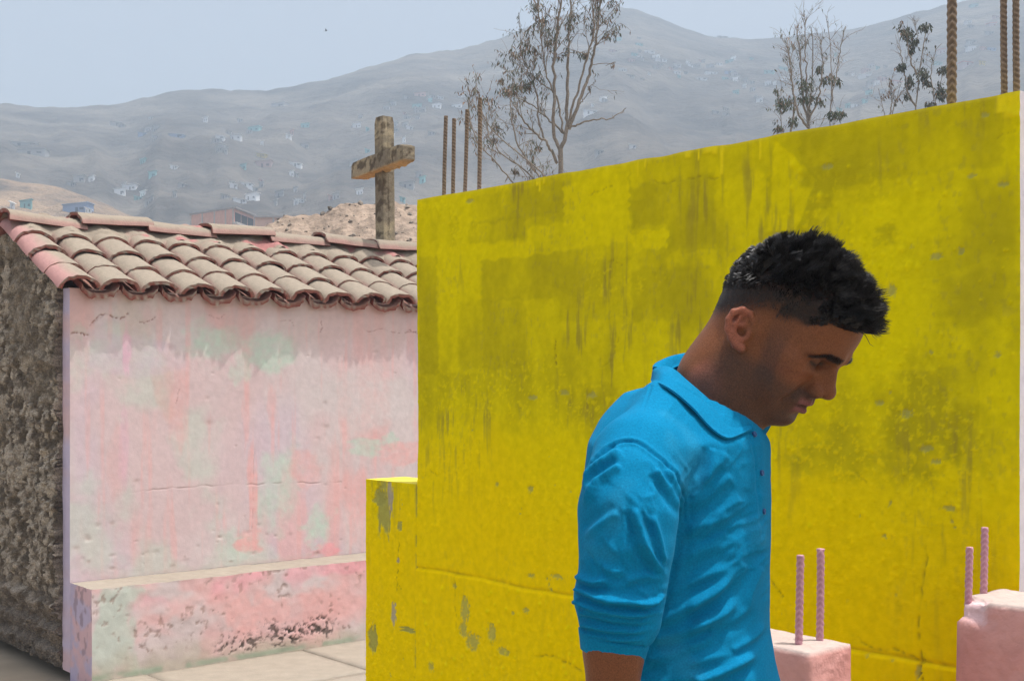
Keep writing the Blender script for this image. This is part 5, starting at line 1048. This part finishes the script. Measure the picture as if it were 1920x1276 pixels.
for pts, wd, am, arm in [
    ([(1240, 1122), (1313, 1082), (1384, 1056)], 9, 3, 0), ([(1228, 1168), (1287, 1140), (1340, 1108), (1386, 1058)], 12, 8, 0), ([(1218, 1196), (1287, 1182), (1353, 1151), (1392, 1118)], 12, 7, 0), ([(1210, 1238), (1261, 1227), (1313, 1198), (1345, 1184)], 11, 3.5, 0), ([(1240, 1258), (1313, 1237), (1385, 1222)], 12, 3, 0), ([(1300, 1280), (1366, 1253), (1425, 1222)], 10, 7, 0), ([(1215, 1285), (1260, 1272), (1310, 1262)], 9, 5, 0),
    ([(1262, 1060), (1310, 1030), (1370, 1010)], 14, 3, 0), ([(1270, 1005), (1320, 985), (1380, 960)], 16, 3, 0), ([(1330, 1180), (1380, 1160), (1410, 1130)], 9, 3, 0), ([(1370, 1220), (1420, 1190), (1440, 1160)], 8, 3, 0),
    ([(1190, 950), (1192, 966), (1205, 1019), (1229, 1053), (1252, 1088)], 8, 6, 1), ([(1222, 965), (1236, 1010), (1247, 1070)], 6, 4, 1), ([(1078, 1080), (1116, 1094), (1145, 1083)], 8, 5, 1), ([(1170, 1090), (1215, 1078), (1250, 1088)], 8, 3, 1),
    ([(1070, 1097), (1100, 1112), (1140, 1126), (1208, 1131), (1255, 1118)], 7.5, 7, 1), ([(1070, 1122), (1116, 1141), (1182, 1152), (1245, 1144)], 7, 7, 1), ([(1078, 1144), (1142, 1161), (1195, 1166), (1240, 1157)], 6, 5.5, 1), ([(1085, 1168), (1142, 1180), (1195, 1182), (1225, 1172)], 6, 4.5, 1), ([(1088, 1186), (1150, 1198), (1215, 1198)], 5, 3.5, 1), ([(1200, 1140), (1225, 1130), (1250, 1110)], 5, 3, 1),
    ([(1225, 880), (1256, 916), (1283, 965)], 7, 5, None), ([(1246, 880), (1268, 915), (1284, 950)], 5, 3.5, None), ([(1362, 846), (1318, 906), (1284, 960)], 13, 3.5, 0), ([(1372, 890), (1325, 930), (1290, 966)], 11, 2.5, 0), ([(1390, 930), (1330, 965), (1288, 988)], 14, 2, 0), ([(1165, 845), (1110, 884), (1086, 940)], 8, 5, None), ([(1165, 872), (1120, 905), (1090, 955)], 8, 5, None), ([(1160, 960), (1120, 985), (1095, 1010)], 9, 3, 1), ([(1130, 1060), (1150, 1072), (1175, 1070)], 8, 2.5, 1),
    ([(1338, 838), (1330, 880), (1318, 910)], 8, 3, 0), ([(1425, 1060), (1405, 1110), (1400, 1150)], 10, 3, 0), ([(1430, 920), (1415, 980), (1420, 1040)], 14, 2, 0)]: fold(pts, wd, am*1.5*E, arm)
cs_seam = np.zeros(len(Vs))
fold([(1292, 940), (1276, 1000), (1262, 1060), (1252, 1110), (1240, 1160), (1222, 1210)], 9, -5*E, 0)
def seam(pts, wd, amp):
    global disp, cs_seam
    pts = smooth_path(pts, len(pts)*6).tolist(); d, t = seg_d2(uu, vv, pts); k = np.exp(-(d/wd)**2)*near; disp -= amp*k; cs_seam = np.maximum(cs_seam, k)
    disp += amp*.6*np.exp(-((d-wd*2)/wd)**2)*near
def seg_d2(X, Y, pts):
    best = np.full(X.shape, 1e9)
    for (x0, y0), (x1, y1) in zip(pts[:-1], pts[1:]):
        dx, dy = x1-x0, y1-y0; t = np.clip(((X-x0)*dx+(Y-y0)*dy)/(dx*dx+dy*dy+1e-9), 0, 1); best = np.minimum(best, np.hypot(X-x0-t*dx, Y-y0-t*dy))
    return best, 0
seam([(1092, 905), (1108, 871), (1143, 838), (1175, 826), (1200, 831), (1236, 858), (1266, 888), (1283, 930), (1284, 975)], 2.6, 3.2*E)
seam([(1221, 723), (1208, 760), (1198, 795), (1190, 824)], 2.0, 1.2*E)
seam([(1090, 1196), (1129, 1208), (1160, 1215), (1207, 1212)], 2.4, 2*E)
# front placket: a strip standing slightly proud
pl = smooth_path([(1404, 806), (1418, 850), (1422, 920), (1423, 1000)], 20).tolist(); dpl, _ = seg_d2(uu, vv, pl); disp -= 1.5*E*np.exp(-(dpl/2.5)**2)*near
def creases(c, sn, su, sv, amp, mask, seed):
    # irregular small creases drawn out along one direction
    global disp
    p = (uu*c+vv*sn)/su; q = (-uu*sn+vv*c)/sv; wq = q+1.4*(fbm(p*.8, q*.5, 3, seed)-.5); n = 1-2*np.abs(fbm(p, wq, 3, seed+1)-.5); disp += amp*(n**3-.45)*mask*near*sm(.42, .62, fbm(uu/70, vv/70, 2, seed+5))
creases(.86, -.5, 70, 18, 4.4*E, (1-on_arm)*sm(880, 960, vv), 31); creases(.5, .86, 60, 19, 3.6*E, on_arm*sm(1090, 1060, vv), 41); creases(.97, .22, 50, 9, 3.5*E, on_arm*sm(1080, 1100, vv), 51); creases(.5, -.86, 55, 22, 1.8*E, sm(960, 880, vv), 61)
disp += ((fbm3(Vs*9, 3, 2)-.5)*.008+(fbm3(Vs*26, 3, 7)-.5)*.003)*sm(1.9, 1.7, Vs[:, 1])
Vs = Vs+Ns*disp[:, None]; Vs = relax(Vs, Qs, 1, .25)
ns_ = fbm3(Vs*7, 3, 8); SB = np.array([.003, .172, .335])
cshirt = np.tile(SB, (len(Vs), 1))*(1+.16*(ns_-.5))[:, None]; cshirt = mixc(cshirt, [.03, .25, .42], .25*sm(.62, .75, fbm3(Vs*14, 3, 12)))
m_cloth, nt, b = newmat('pique_cloth'); Lk = nt.links.new
at = N(nt, 'ShaderNodeAttribute'); at.attribute_name = 'Col'
tc = N(nt, 'ShaderNodeTexCoord'); nf = N(nt, 'ShaderNodeTexNoise'); nf.inputs['Scale'].default_value = 420; nf.inputs['Detail'].default_value = 4; Lk(tc.outputs['Object'], nf.inputs['Vector'])
mr = N(nt, 'ShaderNodeMapRange'); mr.inputs[1].default_value = .3; mr.inputs[2].default_value = .7; mr.inputs[3].default_value = .84; mr.inputs[4].default_value = 1.16; Lk(nf.outputs['Fac'], mr.inputs[0])
vm = N(nt, 'ShaderNodeVectorMath', operation='SCALE'); Lk(at.outputs['Color'], vm.inputs[0]); Lk(mr.outputs[0], vm.inputs['Scale']); Lk(vm.outputs[0], b.inputs['Base Color'])
wv = N(nt, 'ShaderNodeTexVoronoi'); wv.inputs['Scale'].default_value = 900; Lk(tc.outputs['Object'], wv.inputs['Vector'])
bp = N(nt, 'ShaderNodeBump'); bp.inputs['Strength'].default_value = .35; bp.inputs['Distance'].default_value = .0008; Lk(wv.outputs['Distance'], bp.inputs['Height']); Lk(bp.outputs[0], b.inputs['Normal'])
b.inputs['Roughness'].default_value = .9; b.inputs['Specular IOR Level'].default_value = .05; b.inputs['Sheen Weight'].default_value = .04; b.inputs['Sheen Roughness'].default_value = .4; b.inputs['Sheen Tint'].default_value = (.3, .75, 1, 1)
shirt = mk('polo_shirt', Vs, [Qs], m_cloth, man, cshirt); shirt['_at'] = [0., 0., 0.]; shirt.parent = man; shirt.matrix_parent_inverse = Matrix.Translation(-Vector(FEET))
def child2(o): o.parent = shirt; o.matrix_parent_inverse = Matrix(); return o
bvh_sh = BVHTree.FromPolygons(Vs.tolist(), Qs.tolist())
# ---- collar
def cloth_strip(name, rows, th=.0028, mat=None, colr=SB, sub=34):
    """rows: list of polylines (same length) from the fold to the free edge"""
    rows = [smooth_path(r, sub) for r in rows]; G = np.array(rows)
    t = np.linspace(0, len(rows)-1, len(rows)*4); G2 = np.stack([G[int(min(a, len(rows)-2))]*(1-(a-int(min(a, len(rows)-2))))+G[int(min(a, len(rows)-2))+1]*(a-int(min(a, len(rows)-2))) for a in t])
    for _ in range(2): G2[1:-1] = (G2[:-2]+2*G2[1:-1]+G2[2:])/4
    nr, nc = G2.shape[:2]; V = G2.reshape(-1, 3); Q = gridq(nc, nr); nn = vnormals(V, Q)
    cam_ = np.array([0, 0, CZ]); s_ = np.sign(((cam_-V)*nn).sum(1).mean()); nn = nn*s_
    V = V+nn*((fbm3(V*22, 2, 4)-.5)*.004)[:, None]
    V2 = np.concatenate([V+nn*th*.5, V-nn*th*.5]); k = nr*nc
    bo = np.concatenate([np.arange(nc), np.arange(1, nr)*nc+nc-1, (nr-1)*nc+np.arange(nc-2, -1, -1), np.arange(nr-2, 0, -1)*nc]); b2 = np.roll(bo, -1)
    return mk(name, V2, [Q, Q[:, ::-1]+k, np.stack([bo, b2, b2+k, bo+k], 1)], mat or m_cloth, None, np.tile(colr, (2*k, 1))*(1+.1*(fbm3(V2*15, 2, 3)-.5))[:, None])
T_ = [(1238, 690), (1250, 686), (1269, 692), (1290, 709), (1317, 733), (1346, 759), (1372, 778), (1390, 790), (1405, 797)]
B_ = [(1224, 708), (1221, 716), (1236, 724), (1254, 737), (1280, 757), (1305, 780), (1326, 806), (1357, 831), (1404, 806)]
Ty = [1.755, 1.72, 1.69, 1.675, 1.665, 1.66, 1.665, 1.672, 1.68]
top_ = [hit(bvh_skin, u, v+2, Yf, .007) for (u, v), Yf in zip(T_, Ty)]; top_[0] = P(1236, 690, 1.765); top_[1] = P(1246, 684, 1.735)
bot_ = [hit(bvh_sh, u, v, Yf+.0, .006) for (u, v), Yf in zip(B_, [1.77, 1.745, 1.70, 1.68, 1.65, 1.635, 1.63, 1.62, 1.65])]
mid_ = [(a*.5+b*.5)+np.array([-.004, -.008, .004]) for a, b in zip(top_, bot_)]
inn_ = [a+np.array([.004, .012, -.012]) for a in top_]
child2(cloth_strip('collar', [inn_, top_, mid_, bot_]))
# back and far side of the collar, standing round the nape
ft = [P(1236, 690, 1.765), P(1236, 680, 1.785), P(1252, 668, 1.800), P(1280, 660, 1.805), P(1310, 656, 1.805), P(1350, 690, 1.805), P(1395, 745, 1.80), P(1421, 765, 1.775)]
fb = [P(1226, 706, 1.775), P(1224, 704, 1.81), P(1240, 700, 1.835), P(1275, 700, 1.85), P(1315, 710, 1.855), P(1360, 745, 1.85), P(1425, 800, 1.835), P(1450, 789, 1.79)]
fm = [(a+b)/2+np.array([-.004, .008, .008]) for a, b in zip(ft, fb)]; fi = [a+np.array([.006, -.01, -.016]) for a in ft]
child2(cloth_strip('collar', [fi, ft, fm, fb]))
# far collar wing at the throat
w1 = [P(1421, 765, 1.775), P(1412, 782, 1.735), P(1407, 797, 1.69)]; w2 = [P(1450, 788, 1.785), P(1440, 806, 1.75), P(1430, 821, 1.705)]; w3 = [(a+b)/2+np.array([0, -.006, .004]) for a, b in zip(w1, w2)]
child2(cloth_strip('collar', [w1, w3, w2], sub=14))
# rolled cuff at the elbow
def cuff():
    n = 48; a = np.linspace(0, 2*np.pi, n, endpoint=False); rows = []
    for v, du, r, lift in ((1186, 0, .0385, 0), (1191, 0, .0425, 0), (1198, 0, .0422, 0), (1207, -1, .0405, 0), (1217, -2, .0392, 0), (1226, -3, .0380, 0), (1228, -3, .0362, 0), (1222, -3, .0350, 0), (1205, -2, .0345, 0)):
        c = P(1151+du, v, 1.52); ring = c+r*(np.cos(a)[:, None]*np.array([1., 0, -.20])+np.sin(a)[:, None]*np.array([0, 1.05, 0])); ring = ring+((fbm(a*2.5, np.full(n, v/30.), 3, 5)-.5)*.0014)[:, None]*np.stack([np.cos(a), np.sin(a), 0*a], 1); rows.append(ring)
    V = np.concatenate(rows); m = len(rows); i = np.arange(m-1)[:, None]*n; j = np.arange(n)[None]; k = (j+1) % n
    return mk('cuff', V, [np.stack([i+j, i+k, i+k+n, i+j+n], -1).reshape(-1, 4)], m_cloth, None, np.tile(SB, (len(V), 1)))
child2(cuff())
# buttons
m_btn = m_paint('button', .05, 60, 0, 100, .35, .001, .5, base=(.012, .06, .19))
for u, v in ((1413, 814), (1427, 886), (1431, 958)):
    p = hit(bvh_sh, u, v, 1.64, .0012); q, n, i, ds = bvh_sh.find_nearest(Vector(p)); n = np.array(n); cam_ = np.array([0, 0, CZ])-p
    if n@cam_ < 0: n = -n
    xx = np.cross(n, EZ); xx /= np.linalg.norm(xx); yy = np.cross(n, xx); prof = [(.0001, .0012), (.0022, .0010), (.0030, .0020), (.0036, .0018), (.0040, .0008), (.0038, -.001)]; a = np.linspace(0, 2*np.pi, 16, endpoint=False)
    V = np.concatenate([p+r*(np.cos(a)[:, None]*xx+np.sin(a)[:, None]*yy)+h*n for r, h in prof]); i_ = np.arange(5)[:, None]*16; j = np.arange(16)[None]; k = (j+1) % 16
    child2(mk('button', V, [np.stack([i_+j, i_+k, i_+k+16, i_+j+16], -1).reshape(-1, 4)], m_btn))
# ---- trousers and shoes (below the frame, he still stands on the ground)
tr = Field((-.12, 1.45, -.02), (.58, 2.0, 1.12), .010)
for s_, st in ((1, .12), (-1, -.13)):
    hip = TC+TR*s_*.085+EZ*.98; kn = TC+TR*s_*.09+TF*(st*.55+.03)+EZ*.52; an = TC+TR*s_*.09+TF*st+EZ*.10
    tr.chain([hip, kn, an], [.098, .068, .056], .03)
tr.ell(TC+EZ*1.02, (.115, .165, .11), .03, Rt)
Vt, Qt = tr.mesh(); Vt = relax(Vt, Qt, 1); m_tr = m_paint('trouser_cloth', .12, 60, .3, 500, .9, .001, .1, base=(.025, .03, .045))
mk('trousers', Vt, [Qt], m_tr, man)
m_shoe = m_paint('shoe_leather', .15, 60, .2, 300, .6, .001, .3, base=(.03, .025, .022))
for s_, st in ((1, .12), (-1, -.13)):
    fs = Field((-.2, 1.3, -.02), (.7, 2.1, .16), .008); an = TC+TR*s_*.09+TF*st
    fs.chain([an+EZ*.09-TF*.015, an+EZ*.042-TF*.03], [.045, .042], .02); fs.chain([an+EZ*.042-TF*.03, an+EZ*.045+TF*.08, an+EZ*.034+TF*.17], [.042, .046, .034], .02); fs.D = np.maximum(fs.D, -(fs.sub(fs.lo, fs.lo+fs.n*fs.res)[1][2]-.0)); V, Q = fs.mesh(); mk('shoe', V, [Q], m_shoe, man)

# ---- hair: many short curved locks, clumped
def hair():
    r = np.random.RandomState(12); Nh = vnormals(L, Qh); hl_ = hd_
    ok = np.where((hl_ > np.where(L[:, 0] > .044, .001, np.where(L[:, 0] > .012, .006, .016))) & (ear_m < .2) & (L[:, 2] > -.06) & (Nh[:, 2] > -.95))[0]
    tri = L[ok]; top = sm(.035, .062, hl_[ok]-.012*sm(.0, -.06, tri[:, 0])); frontm = sm(.048, .058, tri[:, 0]); top = np.maximum(top, frontm)
    wgt = .45+1.0*top; wgt /= wgt.sum(); pick = r.choice(len(ok), 25000, p=wgt); idx_ = ok[pick]; p = L[idx_]+r.normal(0, .0007, (len(pick), 3)); nrm = Nh[idx_]; tp = top[pick]; n = len(p)
    cl = np.floor((p+.013*np.stack([fbm3(p*45, 2, a) for a in (1, 2, 3)], 1))/.0095); key = cl[:, 0]*131+cl[:, 1]*17+cl[:, 2]*977; _, ci = np.unique(key, return_inverse=True); ci = ci.ravel(); nc = ci.max()+1
    cd = r.normal(0, 1, (nc, 3))[ci]; cl_len = r.uniform(.82, 1.15, nc)[ci]; ph = r.uniform(0, 6.28, nc)[ci]; cc_ = np.zeros((nc, 3)); np.add.at(cc_, ci, p); cc_ /= np.bincount(ci)[:, None]; cc_ = cc_[ci]
    fwd = np.array([.68, 0, .62]); side = np.sign(p[:, 1:2])*np.array([[0, 1, 0]])
    back = sm(-.02, -.08, p[:, 0])[:, None]
    d = nrm*(.42-.30*back)+(fwd*(1-back)+np.array([-.2, 0, -.9])*back)*.75+cd*.30
    low = (1-tp)[:, None]; d = d*(1-low)+low*(nrm*.30+np.array([.25, 0, -.9])*.9+cd*.06); d /= np.linalg.norm(d, axis=1, keepdims=True)
    ln = (.0050+.0215*tp**1.3)*cl_len*r.uniform(.9, 1.08, n)*(1+.25*sm(.05, .085, p[:, 0])*(1-sm(.015, .035, np.abs(p[:, 1]))))*(1-.55*sm(.03, .05, p[:, 0])*sm(.034, .054, np.abs(p[:, 1])))*(1-.70*back[:, 0]); ns = 5
    hq = hl_[idx_]; ln = ln*np.where((p[:, 0] > .043) & (np.abs(p[:, 1]) > .012), .35+.65*sm(.004, .022, hq), 1.)
    ax = np.cross(d, nrm+r.normal(0, .2, (n, 3))); ax /= np.linalg.norm(ax, axis=1, keepdims=True)+1e-9
    pts = [p-nrm*.001]; dirv = d.copy()
    for k in range(1, ns):
        t = k/(ns-1); curl = (1.1*np.sin(ph+t*5.2)+.35*t)*tp; bend = dirv+(np.cross(ax, dirv))*curl[:, None]*.55+r.normal(0, .05, (n, 3)); bend -= nrm*(.10*tp*t)[:, None]
        bend /= np.linalg.norm(bend, axis=1, keepdims=True); q = pts[-1]+bend*(ln/(ns-1))[:, None]
        q = q+(cc_+d*(ln*t)[:, None]-q)*(.16*t*tp)[:, None]; pts.append(q); dirv = bend
    G = np.stack(pts, 1)                                             # n, ns, 3
    rad = (.00040+.00020*tp)*r.uniform(.7, 1.3, n); prof = np.array([1, 1, .9, .65, .12])
    T = np.gradient(G, axis=1); T /= np.linalg.norm(T, axis=2, keepdims=True)+1e-12; bx = np.cross(T, np.array([.31, .7, .64])); bx /= np.linalg.norm(bx, axis=2, keepdims=True)+1e-12; by = np.cross(T, bx)
    a = np.array([0, 2.094, 4.189]); R3 = (rad[:, None]*prof[None])[..., None, None]*(np.cos(a)[None, None, :, None]*bx[:, :, None]+np.sin(a)[None, None, :, None]*by[:, :, None]); V = (G[:, :, None]+R3).reshape(-1, 3)
    b0 = (np.arange(n)*ns*3)[:, None, None]+(np.arange(ns-1)*3)[None, :, None]; j = np.arange(3)[None, None]; k = (j+1) % 3
    Q = np.stack([b0+j, b0+k, b0+k+3, b0+j+3], -1).reshape(-1, 4)
    return HO+V@HM.T*HS, Q
m_hair, nt, b = newmat('black_hair'); b.inputs['Base Color'].default_value = (.016, .0145, .0145, 1); b.inputs['Roughness'].default_value = .36; b.inputs['Specular IOR Level'].default_value = .5
Vr, Qr = hair(); tag(mk('hair', Vr, [Qr], m_hair, man), kind='stuff')
# eyebrow and lash hairs
def brows():
    r = np.random.RandomState(5); Nh = vnormals(L, Qh); w_ = np.clip(brow-.15, 0, 1)*(1-.0); ok = np.where(w_ > .02)[0]; pk = r.choice(ok, 650, p=w_[ok]/w_[ok].sum()); p = L[pk]; nn = Nh[pk]; sg = np.sign(p[:, 1]); d = np.stack([-.35+0*sg, sg*1., .30-12*(np.abs(p[:, 1])-.02)], 1)*.8+nn*.35+r.normal(0, .15, (len(pk), 3)); d /= np.linalg.norm(d, axis=1, keepdims=True)
    ln = r.uniform(.005, .009, len(pk))[:, None]; G = np.stack([p, p+d*ln*.5+nn*.0005, p+d*ln], 1); a = np.array([0, 2.094, 4.189]); bx = np.cross(d, nn); bx /= np.linalg.norm(bx, axis=1, keepdims=True); by = np.cross(d, bx)
    rr = np.array([.00028, .00024, .00005]); V = (G[:, :, None]+rr[None, :, None, None]*(np.cos(a)[None, None, :, None]*bx[:, None, None]+np.sin(a)[None, None, :, None]*by[:, None, None])).reshape(-1, 3)
    b0 = (np.arange(len(pk))*9)[:, None, None]+(np.arange(2)*3)[None, :, None]; j = np.arange(3)[None, None]; k = (j+1) % 3; return HO+V@HM.T*HS, np.stack([b0+j, b0+k, b0+k+3, b0+j+3], -1).reshape(-1, 4)
Ve, Qe = brows(); tag(mk('eyebrow', Ve, [Qe], m_hair, man), kind='stuff')
for o in list(scene.objects):
    if '_at' in o: del o['_at']
